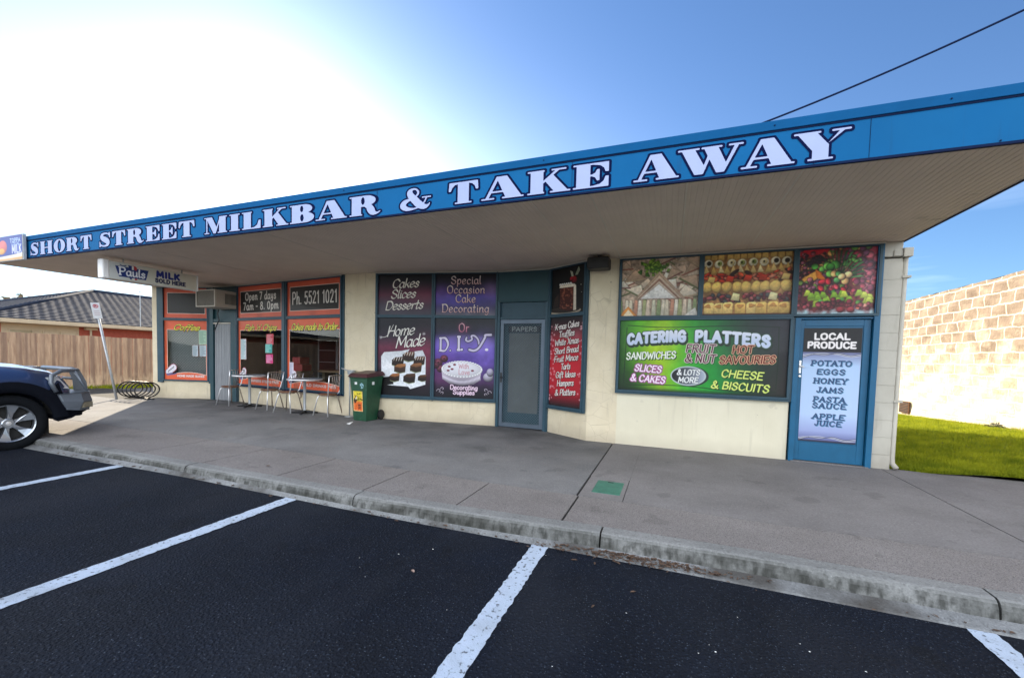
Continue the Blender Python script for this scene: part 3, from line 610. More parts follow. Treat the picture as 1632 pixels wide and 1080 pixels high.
# gutter and kerb
mb = MB(); zr = lambda x: gr(x)+.008
strip(mb, -60, 40, lambda x: GE(x)-.0, lambda x: GE(x)+.02, lambda x: gr(x)-.01, zr); strip(mb, -60, 40, lambda x: GE(x)+.02, lambda x: KF(x)-.02, zr, lambda x: gr(x)+.034)
structure(mb, 'gutter', M['gutter'])
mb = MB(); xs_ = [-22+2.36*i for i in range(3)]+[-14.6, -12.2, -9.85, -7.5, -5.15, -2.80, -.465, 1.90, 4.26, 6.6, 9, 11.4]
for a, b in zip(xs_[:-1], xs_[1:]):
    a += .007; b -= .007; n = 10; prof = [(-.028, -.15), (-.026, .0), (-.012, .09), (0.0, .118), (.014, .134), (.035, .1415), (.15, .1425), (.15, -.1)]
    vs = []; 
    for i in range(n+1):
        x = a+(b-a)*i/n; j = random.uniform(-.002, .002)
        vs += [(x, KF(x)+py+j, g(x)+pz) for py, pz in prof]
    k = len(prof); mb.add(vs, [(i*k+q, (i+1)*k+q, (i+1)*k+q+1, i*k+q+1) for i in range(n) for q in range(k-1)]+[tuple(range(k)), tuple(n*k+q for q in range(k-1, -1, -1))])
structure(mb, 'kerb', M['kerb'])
# footpath slabs
mb = MB(); strip(mb, -60, 2.85, lambda x: KF(x)+.02, K(7.9), lambda x: PZ(x)-.016, lambda x: PZ(x)-.016, m=3); strip(mb, 2.85, 40, lambda x: KF(x)+.02, K(7.03), lambda x: PZ(x)-.016, lambda x: PZ(x)-.016, m=3)
def slab(x0, x1, y0, y1, m, gap=.005):
    x0 += gap; x1 -= gap; y0_ = (lambda x: y0(x)+gap) if callable(y0) else K(y0+gap); y1_ = (lambda x: y1(x)-gap) if callable(y1) else K(y1-gap)
    strip(mb, x0, x1, y0_, y1_, PZ, PZ, m)
    dn = lambda x: PZ(x)-.02
    strip(mb, x0, x1, y0_, y0_, dn, PZ, m)
    for x in (x0, x1): mb.quad((x, y0_(x), dn(x)), (x, y1_(x), dn(x)), (x, y1_(x), PZ(x)), (x, y0_(x), PZ(x)), m)
bandx = [-30, -12.6, -11.4, -10.2, -9.0, -7.8, -6.3, -5.12, -3.95, -2.83, -1.80, -.815, 2.66, 5.2, 7.7, 12]
for a, b in zip(bandx[:-1], bandx[1:]): slab(a, b, KB, 4.13, 0, .008 if a != -.815 else .013)
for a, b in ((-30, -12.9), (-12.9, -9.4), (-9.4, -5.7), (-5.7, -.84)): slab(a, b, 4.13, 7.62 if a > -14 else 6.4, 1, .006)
slab(-.826, -.38, 4.13, 4.9, 2, .006); slab(-.826, -.38, 4.9, 7.6, 2, .0); slab(-.38, 2.72, 4.13, 7.6, 2, .0015)
slab(2.725, 5.0, 4.13, 5.6, 2, .008); slab(2.725, 5.0, 5.6, 7.06, 2, .006); slab(5.0, 12, 4.13, 7.06, 2, .006)
o = mb.build('footpath', [M['agg'], M['conc'], M['conc_b'], M['dark']]); tag(o, kind='structure')
mb = MB(); mb.quad((-17.3, 6.4, .125), (-13.0, 6.4, .125), (-13.0, 30, .1), (-17.3, 30, .1)); mb.quad((-30, 6.4, .12), (-17.3, 6.4, .12), (-17.3, 30, .10), (-30, 30, .10)); structure(mb, 'side_lane', M['conc'])
# pit cover
pc = thing('pit_cover', 'small green rectangular service cover set in the footpath', 'cover', (-.57, 4.53, PZ(0)))
mb = MB(); P_ = [(-.733, 4.31), (-.703, 4.76), (-.425, 4.82), (-.42, 4.33)]; z = PZ(0)+.004
P_ = [(-.72, 4.30), (-.72, 4.76), (-.425, 4.76), (-.425, 4.30)]
mb.box(-.72, -.425, 4.30, 4.76, PZ(0)-.03, z); mb.build('lid', M['green'], pc, bevel=.01)
mb = MB(); mb.box(-.60, -.54, 4.70, 4.72, z, z+.002); mb.build('lifting_slot', M['dark'], pc)
# lawn and blades
def lz(x, y): wz = min(.33, .24-.054*(y-12)); return .125+(x-2.9)/4.1*(wz-.125)
mb = MB(); nx, ny = 8, 24; x0, x1, y0, y1 = 2.86, 7.05, 7.03, 21
mb.add([(x0+(x1-x0)*i/nx, y0+(y1-y0)*j/ny, lz(x0+(x1-x0)*i/nx, y0+(y1-y0)*j/ny)) for j in range(ny+1) for i in range(nx+1)], [(j*(nx+1)+i, j*(nx+1)+i+1, (j+1)*(nx+1)+i+1, (j+1)*(nx+1)+i) for j in range(ny) for i in range(nx)])
structure(mb, 'lawn', M['grassbase'])
def blades(name, n, pos, h, w, m, lean=.5):
    V = np.zeros((n*3, 3), np.float32); px, py, pz = pos(n); a = rng.random(n)*6.283; hh = h*(.45+rng.random(n)*.9); l = (rng.random(n)-.5)*2*lean*hh; l2 = (rng.random(n)-.5)*2*lean*hh
    V[0::3] = np.stack([px-np.cos(a)*w, py-np.sin(a)*w, pz], -1); V[1::3] = np.stack([px+np.cos(a)*w, py+np.sin(a)*w, pz], -1); V[2::3] = np.stack([px+l, py+l2, pz+hh], -1)
    me = bpy.data.meshes.new(name); me.vertices.add(n*3); me.vertices.foreach_set('co', V.ravel()); me.loops.add(n*3); me.loops.foreach_set('vertex_index', np.arange(n*3, dtype=np.int32)); me.polygons.add(n); me.polygons.foreach_set('loop_start', np.arange(0, n*3, 3, dtype=np.int32)); me.update(calc_edges=True)
    me.materials.append(m); o = bpy.data.objects.new(name, me); COL.objects.link(o); return o
M['blade'] = mat('grass_blade', (.13, .19, .010), .7, base2=(.46, .48, .025), vs=3.2, spec=.2)
t_, p_ = nodes_of(M['blade']); p_.inputs['Transmission Weight'].default_value = 0
tr_ = N(t_, 'ShaderNodeBsdfTranslucent'); ms_ = N(t_, 'ShaderNodeMixShader'); ms_.inputs[0].default_value = .5
t_.links.new(p_.inputs['Base Color'].links[0].from_socket, tr_.inputs[0]); t_.links.new(p_.outputs[0], ms_.inputs[1]); t_.links.new(tr_.outputs[0], ms_.inputs[2]); t_.links.new(ms_.outputs[0], t_.nodes['Material Output'].inputs[0])
def pos1(n):
    y = 7.02+(21-7.02)*rng.random(n)**1.7; x = 2.88+4.12*rng.random(n); x = np.where((y < 7.12), x, x)
    return x, y+.03*np.sin(x*7), np.vectorize(lz)(x, y)
tag(blades('grass', 110000, pos1, .065, .006, M['blade'], .8), 'short bright green lawn between the shop and the limestone wall', 'grass', kind='stuff')
def pos2(n): x = -18+.75*rng.random(n)**1.5; y = 2+16*rng.random(n); return x, y, np.full(n, .12)
tag(blades('verge_grass', 9000, pos2, .13, .012, M['blade'], .6), 'strip of rough grass along the foot of the timber fence', 'grass', kind='stuff')
# ------------------------------------------------------------------ the shop building
B = thing('milk_bar', 'single storey cream milk bar with blue fascia canopy and poster covered windows', 'shop building', (-5, 7, .14))
SOF = 3.176
P = {'P0': (-13.04, 7.0), 'P1': (-12.87, 7.05), 'P2': (-11.45, 7.5), 'P3': (-10.45, 7.5), 'P4': (-6.5, 7.0), 'P5': (-5.68, 7.0), 'P6': (-3.17, 7.5), 'P7': (-2.15, 7.5), 'P8': (-1.29, 7.0), 'P9': (-.83, 7.0), 'P12': (2.82, 7.0)}
def segm(a, b):
    A, B_ = Vector((*P[a], 0)), Vector((*P[b], 0)); t = (B_-A).normalized(); n = Vector((t.y, -t.x, 0))
    return Matrix(((t.x, n.x, 0, A.x), (t.y, n.y, 0, A.y), (0, 0, 1, 0), (0, 0, 0, 1))), t, n, A, (B_-A).length
def segMB(a, b): m_ = MB(); m_.T = segm(a, b)[0]; return m_
# masonry pieces
def part(name, mb, m, parent=B, **k): return mb.build(name, m, parent, **k)
LOW = .05
mb = segMB('P1', 'P2'); mb.box(.0, 1.49, -.25, 0, LOW, .655); part('stall_riser', mb, M['crazy'])
mb = segMB('P3', 'P4'); mb.box(0.0, 3.98, -.25, 0, LOW, .635); part('stall_riser', mb, M['crazy'])
mb = segMB('P5', 'P6'); mb.box(0.0, 2.55, -.25, 0, LOW, .635); part('stall_riser', mb, M['crazy'])
mb = segMB('P7', 'P8'); mb.box(0.02, .99, -.25, 0, LOW, .60); mb.box(.93, 1.0, -.2, -.002, LOW, SOF); part('stall_riser', mb, M['crazy'])
mb = MB(); mb.add([(-13.04, 7.0, LOW), (-12.87, 7.05, LOW), (-12.82, 7.3, LOW), (-13.04, 7.3, LOW), (-13.04, 7.0, SOF), (-12.87, 7.05, SOF), (-12.82, 7.3, SOF), (-13.04, 7.3, SOF)], [(0, 1, 5, 4), (1, 2, 6, 5), (2, 3, 7, 6), (3, 0, 4, 7)]); part('pillar', mb, M['crazy'])
mb = MB(); mb.box(-6.5, -5.68, 7.0, 7.35, LOW, SOF); part('pillar', mb, M['crazy'])
mb = MB(); mb.box(-1.292, -.80, 7.0, 7.35, LOW, SOF); part('pillar', mb, M['crazy'])
# right front wall with shallow ribs
mb = MB(); x = -.80; prof = []
prof = [(-.80, 7.002), (1.62, 7.002)]
n = len(prof)
for z0, z1 in ((LOW, .985),): mb.add([(px, py, z0) for px, py in prof]+[(px, py, z1) for px, py in prof], [(i, i+1, n+i+1, n+i) for i in range(n-1)])
mb.box(-.80, 1.62, 7.01, 7.2, LOW, .985); part('front_wall', mb, M['ribwall'])
# block pillar at the right hand corner with joints, cap and downpipe
mb = MB(); z = LOW
zz = [LOW, .33]+[.33+.235*i for i in range(1, 12)]
for k, (a, b) in enumerate(zip(zz[:-1], zz[1:])): mb.box(2.605, 2.82, 7.0-.0005*(k % 2), 7.4, a+.002, min(b, 2.965)-.002)
mb.box(2.61, 2.815, 7.006, 7.39, LOW, 2.96); part('corner_pillar', mb, M['block'], bevel=.004)
mb = MB(); mb.box(2.60, 2.80, 6.975, 7.4, 2.98, SOF-.002); mb.box(2.80, 2.90, 6.95, 7.3, 2.97, 3.085); mb.box(2.70, 2.803, 6.966, 7.2, 2.985, 3.06); part('capital', mb, M['block'], bevel=.006)
mb = MB(); mb.tube([(2.852, 7.035, 3.0), (2.852, 7.035, .30), (2.854, 7.02, .22), (2.872, 6.95, .172)], .031, 10); part('downpipe', mb, M['block'], smooth=True)
for z in (2.70, 1.05): mb = MB(); mb.box(2.815, 2.91, 6.99, 7.075, z, z+.03); part('pipe_bracket', mb, M['block'])
# shell behind
mb = MB(); mb.box(-13.04, -12.84, 7.3, 12.7, LOW, SOF-.002); mb.box(-12.84, 2.62, 12.5, 12.7, LOW, SOF-.002); mb.box(2.62, 2.82, 7.4, 12.7, LOW, SOF-.002); mb.box(-5.8, -5.68, 7.35, 12.5, LOW, SOF-.002); part('rear_wall', mb, M['render'])
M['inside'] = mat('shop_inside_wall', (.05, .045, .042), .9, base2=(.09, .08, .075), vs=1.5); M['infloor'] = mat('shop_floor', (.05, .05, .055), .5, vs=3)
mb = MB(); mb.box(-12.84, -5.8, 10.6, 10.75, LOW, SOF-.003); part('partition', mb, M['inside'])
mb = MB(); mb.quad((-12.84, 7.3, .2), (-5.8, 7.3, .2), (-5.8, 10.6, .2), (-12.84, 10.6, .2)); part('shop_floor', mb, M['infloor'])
# canopy: ribbed soffit, roof, fascia
mb = MB(); x = -12.75; vs = []; seams = [-12.75, -8.3, -5.4, -2.9, -1.45, -.82, .08, .99, 2.79]
prof = [(-13.04, SOF)]
while x < 2.78: prof += [(x, SOF), (x+.040, SOF), (x+.043, SOF+.0028), (x+.049, SOF+.0028), (x+.052, SOF)]; x += .0555
prof = [q for q in prof if q[0] < 2.80]+[(2.80, SOF)]; n = len(prof)
mb.add([(a, 4.205, b) for a, b in prof]+[(a, 7.9, b) for a, b in prof], [(i, i+1, n+i+1, n+i) for i in range(n-1)])
part('soffit', mb, M['soffit'])
js = mat('joint_strip', (.60, .55, .46), .6)
for s_ in seams[1:-1]: mb = MB(); mb.box(s_-.006, s_+.006, 4.22, 7.6, SOF-.003, SOF-.0005); part('soffit_joint', mb, js)
mb = MB(); mb.box(-13.05, 2.815, 4.21, 12.72, SOF+.05, 3.555); part('roof', mb, M['render'])
mb = MB(); mb.box(-13.05, 2.80, 4.185, 4.205, SOF+.012, 3.497); f1 = part('fascia', mb, M['fascia'])
mb = MB(); mb.box(-13.06, 2.82, 4.172, 4.25, 3.512, 3.592); mb.box(-13.06, 2.82, 4.25, 12.72, 3.56, 3.585); part('fascia_capping', mb, M['fasciatop'], bevel=.004)
mb = MB(); mb.box(-13.05, 2.81, 4.18, 4.21, 3.497, 3.512); mb.box(-13.05, 2.81, 4.178, 4.207, SOF-.008, SOF+.012); mb.box(2.80, 2.822, 4.19, 7.6, SOF-.008, SOF+.055); part('fascia_trim_and_shade', mb, M['navy'])  # upper strip paints the shadow gap below the capping; the rest is trim
for q_ in ((2.801, 2.83, 4.18, 12.7, SOF+.056, 3.558), (-13.07, -13.04, 4.18, 12.7, SOF, 3.558)): mb = MB(); mb.box(*q_); part('side_fascia', mb, M['fascia'])
for x in (-12, -9.3, -6.6, -3.9, -1.3, .75, 1.9):
    for c_ in ((x, 4.172, 3.55), (x+.3, 4.184, 3.2)): mb = MB(); mb.lathe([(0, -.006), (.006, -.005), (.006, 0)], c_, 'y', 8); part('screw', mb, M['navy'])
for x in (-10.6, -8.2, -5.8, -3.4, -1.0, 1.42): mb = MB(); mb.box(x-.0015, x+.0015, 4.1825, 4.186, SOF+.012, 3.497); part('fascia_seam', mb, M['navy'])
# cream bead where the soffit meets the shop front
mb = MB()
for a, b in (('P1', 'P2'), ('P2', 'P3'), ('P3', 'P4'), ('P5', 'P6'), ('P6', 'P7'), ('P7', 'P8'), ('P9', 'P12')):
    T, t, n_, A, L = segm(a, b); mb.T = T; mb.box(0.0, L-(.03 if a != 'P9' else .22), .055, .085, SOF-.026, SOF-.007)
mb.T = None; part('soffit_bead', mb, M['cream'])
# fascia lettering: every letter its own part
def letters(word, xa, xb, z0, h, th=.0):
    ws = [FAT[c][0] for c in word]; tr = .13; tot = sum(ws)+tr*(len(ws)-1)
    if word == 'AWAY': tr = -.06; tot = sum(ws)+tr*(len(ws)-1)
    k = (xb-xa)/tot; x = xa
    for ci, (c, w) in enumerate(zip(word, ws)):
        res = .006; mg = .03; nx = int((w*k+2*mg)/res)+2; ny = int((h+2*mg)/res)+2
        xs = np.linspace(-mg, w*k+mg, nx); ys = np.linspace(-mg, h+mg, ny); X, Y = np.meshgrid(xs/k, ys/h)
        D = fat_sdf(c, X, Y)*min(k, h)
        pts = []
        for lay, (off, m_) in enumerate(((.019, 1), (0, 0))):
            V, F = contour_mesh(D-off, xs, ys); yy = 4.1825-.002*lay-.0005*(ci % 2)
            pts.append((V, F, yy, m_))
        mb = MB()
        for V, F, yy, m_ in pts: mb.add([(x+a, yy, z0+b) for a, b in V], F, m_)
        o = mb.build('letter', [M['letter'], M['navyletter']], f1)
        x += (w+tr)*k
Z0, HH = 3.218, .235
letters('SHORT', -11.47, -9.43, Z0, HH); letters('STREET', -9.21, -6.74, Z0, HH); letters('MILKBAR', -6.52, -3.34, Z0, HH); letters('&', -3.09, -2.63, Z0, HH); letters('TAKE', -2.41, -.62, Z0, HH); letters('AWAY', -.40, 1.295, Z0, HH)
# ------------------------------------------------------------------ windows, posters and doors
def frame_of(T, t, n, A, x, z, out): O = A+t*x+n*out; return (tuple(t), (0, 0, 1), (O.x, O.y, z), tuple(n))
def window(seg, t0, t1, z0, z1, cv=None, fw=.035, glass_=True, fm='blue', name='window', label=None, sub='poster', depth=.06):
    T, t, n_, A, L = segm(*seg); mb = MB(); mb.T = T
    for a, b, c, d in ((t0-fw, t1+fw, z0-fw, z0), (t0-fw, t1+fw, z1, z1+fw), (t0-fw, t0, z0, z1), (t1, t1+fw, z0, z1)): mb.box(a, b, -.03, depth, c, d)
    mb.box(t0-fw, t1+fw, -.05, -.0305, z0-fw, z0); w = mb.build('window', M[fm], B, bevel=.003)
    if label: w['label'] = label
    if glass_:
        mb = MB(); mb.T = T; mb.quad((t0, .012, z0), (t1, .012, z0), (t1, .012, z1), (t0, .012, z1)); mb.build('pane', M['glass'], w)
    if cv is not None: cv.mesh(sub, frame_of(T, t, n_, A, t0+.001, z0+.001, .020 if glass_ else .016), M['print'], w)
    return w
lwm = mat('yellow_glow', (.6, .5, .3)); t_, p_ = nodes_of(lwm); p_.inputs['Emission Color'].default_value = (1, .78, .42, 1); p_.inputs['Emission Strength'].default_value = .35  # self-lit yellow panels standing in for yellow patches in the window glass
for x_ in (-8.55, -7.95):
    mb = MB(); mb.box(x_, x_+.36, 10.57, 10.6, 1.35, 1.55); mb.box(x_+.02, x_+.34, 10.57, 10.6, 1.62, 1.78); part('yellow_glow_panel', mb, lwm)
# ---- posters of the cake shop
def cv_cakes(w, h):
    c = Cv(w, h, .0045); c.grad([(0, '4a4652'), (.25, '3a2a3a'), (.5, '5a1f38'), (.68, '30162c'), (.85, '12111f'), (1, '0c0e18')]); c.glow(.8, .45, .5, .25, '7a2a48', .5); c.glow(.1, .2, .4, .2, '6a6872', .4); c.noise(40, .10, 3)
    k = dict(nib=.65, slant=.30, shadow='0a0810', so=(.008, -.009), sx=1.25, track=.06)
    for t, x, y, s in (('Cakes', .50, .68, .165), ('Slices', .46, .42, .165), ('Desserts', .48, .14, .165)):
        c.text(t, x*w, y*h, s, 'e0dace', w=.0112, rot=.05, fill2='f2eee2', **k)
    return c
def cv_home(w, h):
    c = Cv(w, h, .0045); c.grad([(0, '0e0c16'), (.12, '120e1a'), (.4, '43182c'), (.62, '6e2844'), (.76, '2c2030'), (.9, '1c1a24'), (1, '22222a')]); c.glow(.92, .5, .3, .3, '8a3450', .6); c.glow(.1, .15, .3, .2, '05050a', .9); c.noise(50, .10, 5)
    k = dict(nib=.55, slant=.35, shadow='08060c', so=(.008, -.010), sx=1.15, track=.05)
    c.text('Home', .42*w, .775*h, .20, 'e6e2da', w=.0115, rot=.10, **k); c.text('Made', .60*w, .635*h, .22, 'ece8e0', w=.0125, rot=.12, **k)
    c.cover(sd_stroke(c.X, c.Y, smooth_pts([(.06*w, .745*h), (.16*w, .76*h), (.24*w, .84*h), (.29*w, .91*h)]), [.006]*19), 'e0dcd4')
    for x, y in ((.05, .745), (.86, .80)):
        for a in (0, .8, 1.57, 2.36): c.cover(sd_stroke(c.X, c.Y, [(x*w-.035*math.cos(a), y*h-.035*math.sin(a)), (x*w+.035*math.cos(a), y*h+.035*math.sin(a))], [.002, .002]), 'ffffff')
    # torn white plate picture with brownies
    c.poly([(.08*w, .13*h), (.06*w, .50*h), (.12*w, .555*h), (.45*w, .575*h), (.60*w, .60*h), (.56*w, .555*h), (.84*w, .59*h), (.90*w, .50*h), (.90*w, .15*h), (.62*w, .085*h), (.58*w, .115*h)], 'e4e8ee', grad=-.12)
    c.poly([(.06*w, .22*h), (.30*w, .25*h), (.30*w, .14*h), (.10*w, .12*h), (.04*w, .16*h)], '0c0a0c'); c.glow(.2, .38, .12, .06, 'f8f8fc', .8)
    def brown(x, y, s, top, side, choc=False):
        c.poly([(x-s, y-.5*s), (x-s*.95, y+.35*s), (x+s, y+.45*s), (x+s*.9, y-.55*s), (x, y-.75*s)], side, edge='1a0e08', grad=.7)
        c.poly([(x-s, y+.3*s), (x-.4*s, y+.72*s), (x+.95*s, y+.85*s), (x+s*1.02, y+.42*s), (x+.1*s, y+.12*s)], top, edge='2a160c', grad=.4)
        c.poly([(x-s*.9, y-.55*s), (x-.1*s, y-.85*s), (x+s*.9, y-.6*s), (x+.9*s, y-.5*s), (x, y-.7*s), (x-.9*s, y-.45*s)], '8a9070')
        if choc:
            for q in range(4): c.cover(sd_stroke(c.X, c.Y, [(x-.5*s+q*.4*s, y+.7*s), (x-.7*s+q*.42*s, y+.2*s)], [.006, .004]), 'f0ece4')
    brown(.58*w, .50*h, .13, '6a4a36', '2c1a12', True); brown(.38*w, .43*h, .13, '3a2418', '1e120c', True); brown(.78*w, .45*h, .12, '5a3a28', '2a1810', True)
    brown(.42*w, .345*h, .125, 'a0683a', '3c2416'); brown(.72*w, .36*h, .125, '8a5a36', '36200f')
    brown(.32*w, .225*h, .11, '9c6034', '2c1a10'); brown(.60*w, .22*h, .13, '4a2e1c', '22140c'); brown(.84*w, .23*h, .09, '5a3820', '2a180e')
    c.noise(7, .10, 9); return c
def cv_special(w, h):
    c = Cv(w, h, .0045); c.grad([(0, '6a6876'), (.2, '3c3460'), (.45, '4a3a96'), (.6, '2c2058'), (.8, '17132a'), (1, '100e1a')]); c.glow(.05, .5, .25, .25, '7a4a9a', .6); c.glow(.92, .62, .15, .2, '8a6a9c', .7); c.glow(.3, .35, .5, .15, '4a3aa8', .6); c.noise(30, .16, 11)
    for t, y, s, L in (('Special', .76, .145, .60), ('Occasion', .535, .145, .76), ('Cake', .315, .145, .40), ('Decorating', .075, .150, .95)):
        c.text(t, .5*w, y*h, s, 'd4a8a8', w=.0085, nib=.45, slant=0, serif=.07, track=.14, out='1c0e24', ow=.006, fill2='e8dcd8', fit=L)
    return c
def cv_diy(w, h):
    c = Cv(w, h, .0045); c.grad([(0, '1a1424'), (.2, '4a2c58'), (.42, '5a4296'), (.66, '4c3c9c'), (.80, '1f1b30'), (.92, '22222c'), (1, '1c1e26')]); c.glow(.1, .62, .3, .15, '7a5ad0', .6); c.glow(.85, .6, .2, .2, '8a70d8', .6); c.glow(.1, .3, .3, .2, '7a3060', .4); c.noise(26, .18, 13)
    c.text('Or', .48*w, .835*h, .16, 'c86a84', w=.008, serif=.06, out='2a0c1c', ow=.005, glow='5a2848', gw=.03, nib=.4, track=.16, fill2='e0b0b8')
    c.mix(np.exp(-np.clip(sd_ell(c.X, c.Y, .5*w, .68*h, .44*w, .10*h), 0, None)/.05)*.45, 'a894e8')
    c.text('D.', .18*w, .59*h, .25, 'dcd4ea', w=.019, serif=.07, out='140c28', ow=.010, nib=.4); c.text('I.', .43*w, .605*h, .26, 'e6def2', w=.023, serif=.07, out='140c28', ow=.010)
    for P_, W_ in (([(.53*w, .76*h), (.52*w, .73*h), (.56*w, .715*h), (.62*w, .74*h), (.61*w, .78*h), (.66*w, .785*h), (.72*w, .74*h), (.74*w, .68*h)], .020), ([(.93*w, .80*h), (.84*w, .795*h), (.83*w, .76*h), (.74*w, .64*h), (.66*w, .60*h), (.58*w, .61*h)], .025)):
        Q = smooth_pts(P_, 6); d = sd_stroke(c.X, c.Y, Q, [W_]*len(Q)); c.cover(d-.011, '120a26'); c.cover(d, 'dcd4ee'); c.cover(np.abs(d+.007)-.0015, '2a1c46')
    c.ell(.865*w, .615*h, .035, .026, 'f4f0fa', shade=.1); 
    # roses, cake
    for x, y, r in ((.06, .44, .09), (.16, .49, .08), (.10, .36, .08), (.02, .40, .07)):
        c.ell(x*w, y*h, r, r*.9, '5a2c3e', shade=.9, edge='2c101c'); c.ell(x*w, y*h, r*.6, r*.55, '7a3e50', shade=.8, edge='2c101c'); c.ell(x*w, y*h, r*.28, r*.25, '4a1c2c')
    cx, cy = .46*w, .36*h
    c.poly([(cx-.42, cy-.0), (cx-.40, cy-.20), (cx-.25, cy-.29), (cx, cy-.33), (cx+.25, cy-.29), (cx+.38, cy-.20), (cx+.40, cy)], 'b4aab8', grad=.6); c.ell(cx, cy, .415, .165, 'e4e2ea', shade=.18, wob=.02)
    for a in np.linspace(0, 6.28, 40): c.ell(cx+.405*math.cos(a), cy+.155*math.sin(a), .02, .017, 'f0eef4', shade=.5)
    for k in range(30): c.ell(cx-.38+k*.026, cy-.17-.10*math.sin(3.14*k/29), .012, .05, 'd0c8d6', rot=.25, shade=.5)
    for x, y in ((-.26, .05), (-.20, -.0), (-.15, .09), (.22, -.02), (-.28, -.03)): c.ell(cx+x, cy+y, .028, .017, '8a3448', edge='4a1424')
    c.text('With', cx+.04, cy+.02, .09, 'c87888', w=.005); c.text('Love', cx+.05, cy-.10, .10, 'c87888', w=.005)
    c.ell(.9*w, .27*h, .10, .09, 'a8a2b2', shade=.7); c.ell(.93*w, .33*h, .07, .08, '9a94a8', shade=.8)
    c.glow(.5, .04, .9, .11, '0c0914', .85)
    c.text('Decorating', .5*w, .105*h, .085, 'f2dcec', w=.0085, out='6a2858', ow=.004, track=.12, fit=.56); c.text('Supplies', .5*w, .045*h, .085, 'f2dcec', w=.0085, out='6a2858', ow=.004, track=.12, fit=.44)
    for s_ in (-1, 1):
        for (a, b, r) in ((.36, .105, .04), (.42, .075, .05), (.36, .05, .035)):
            t = np.linspace(0, 4.6, 16); c.cover(sd_stroke(c.X, c.Y, [(w/2+s_*(a*w+r*(1-k/6)*math.cos(k)), b*h+r*(1-k/6)*math.sin(k)) for k in t], [.004]*16), 'd8ccd8')
    return c
def cv_cake_slice(w, h):
    c = Cv(w, h, .0045, '07080b'); c.ell(.40*w, .05*h, .40, .07, 'c8b8a0', shade=.4); c.ell(.42*w, .075*h, .36, .05, '2a2220', shade=.2)
    c.poly([(.05*w, .14*h), (.22*w, .16*h), (.22*w, .45*h), (.1*w, .34*h)], '2c1c18', grad=.5)
    c.poly([(.26*w, .11*h), (.26*w, .60*h), (.68*w, .58*h), (.70*w, .06*h), (.55*w, .05*h)], '4a1e16', grad=.2)
    n = vnoise(c.X.shape, 7, 21); msk = (sd_poly(c.X, c.Y, [(.26*w, .11*h), (.26*w, .60*h), (.66*w, .58*h), (.66*w, .09*h)]) < 0)
    c.mix(msk*np.clip((n-.5)*4, 0, 1), 'a05a44'); c.mix(msk*(np.abs(np.sin(c.Y*55)) < .14)*.6, '180806')
    c.poly([(.24*w, .57*h), (.26*w, .66*h), (.66*w, .64*h), (.74*w, .58*h), (.76*w, .06*h), (.68*w, .05*h), (.67*w, .56*h)], 'e8dcc8', edge='b8a890', grad=.2)
    for k in range(7): c.ell((.26+.065*k)*w, .64*h, .022, .02, 'f4ece0')
    c.ell(.68*w, .70*h, .07, .065, '7a0c18', shade=1., wob=.06); c.ell(.60*w, .73*h, .04, .04, '9a1424', shade=1.)
    c.poly([(.60*w, .78*h), (.55*w, .92*h), (.63*w, .88*h), (.66*w, .78*h)], 'b8b8a0'); c.poly([(.70*w, .80*h), (.80*w, .98*h), (.84*w, .90*h), (.78*w, .80*h)], '98a088')
    c.ell(.88*w, .58*h, .008, .008, 'd8d8c8'); c.ell(.9*w, .42*h, .006, .006, 'd8d8c8'); c.noise(5, .12, 22); return c
def cv_xmas(w, h):
    c = Cv(w, h, .0045); c.grad([(0, '241216'), (.07, '6a1420'), (.15, 'b01628'), (.45, 'c81a2c'), (.75, 'a0182a'), (.88, '4a1822'), (1, '14161a')]); c.glow(.8, .78, .15, .08, 'b06070', .5)
    q = random.Random(5)
    for _ in range(70):
        sd = q.choice((0, 1)); x = (q.random()**2*.16 if sd else 1-q.random()**2*.14)*w; y = q.uniform(.06, .92)*h; r = q.uniform(.008, .032)
        for a in (0, 1.05, 2.1): c.cover(sd_stroke(c.X, c.Y, [(x-r*math.cos(a), y-r*math.sin(a)), (x+r*math.cos(a), y+r*math.sin(a))], [.0022]*2), 'f0b8c0')
        c.cover(np.abs(np.hypot(c.X-x, c.Y-y)-r*.5)-.0015, 'f0b8c0')
    L = [('X-mas Cakes', .88, .72), ('Truffles', .79, .46), ('White Xmas', .70, .72), ('Short Bread', .605, .72), ('Fruit Mince', .515, .72), ('Tarts', .425, .28), ('Gift Ideas', .335, .60), ('Hampers', .24, .50), ('& Platters', .135, .62)]
    for t, y, f in L: c.text(t, .50*w, (y-.005)*h, .10, 'f0eae4', w=.0078, nib=.4, slant=.2, shadow='1a0408', so=(.009, -.009), out='3a0a12', ow=.002, rot=.10, fit=f*w*1.0, track=.08)
    return c
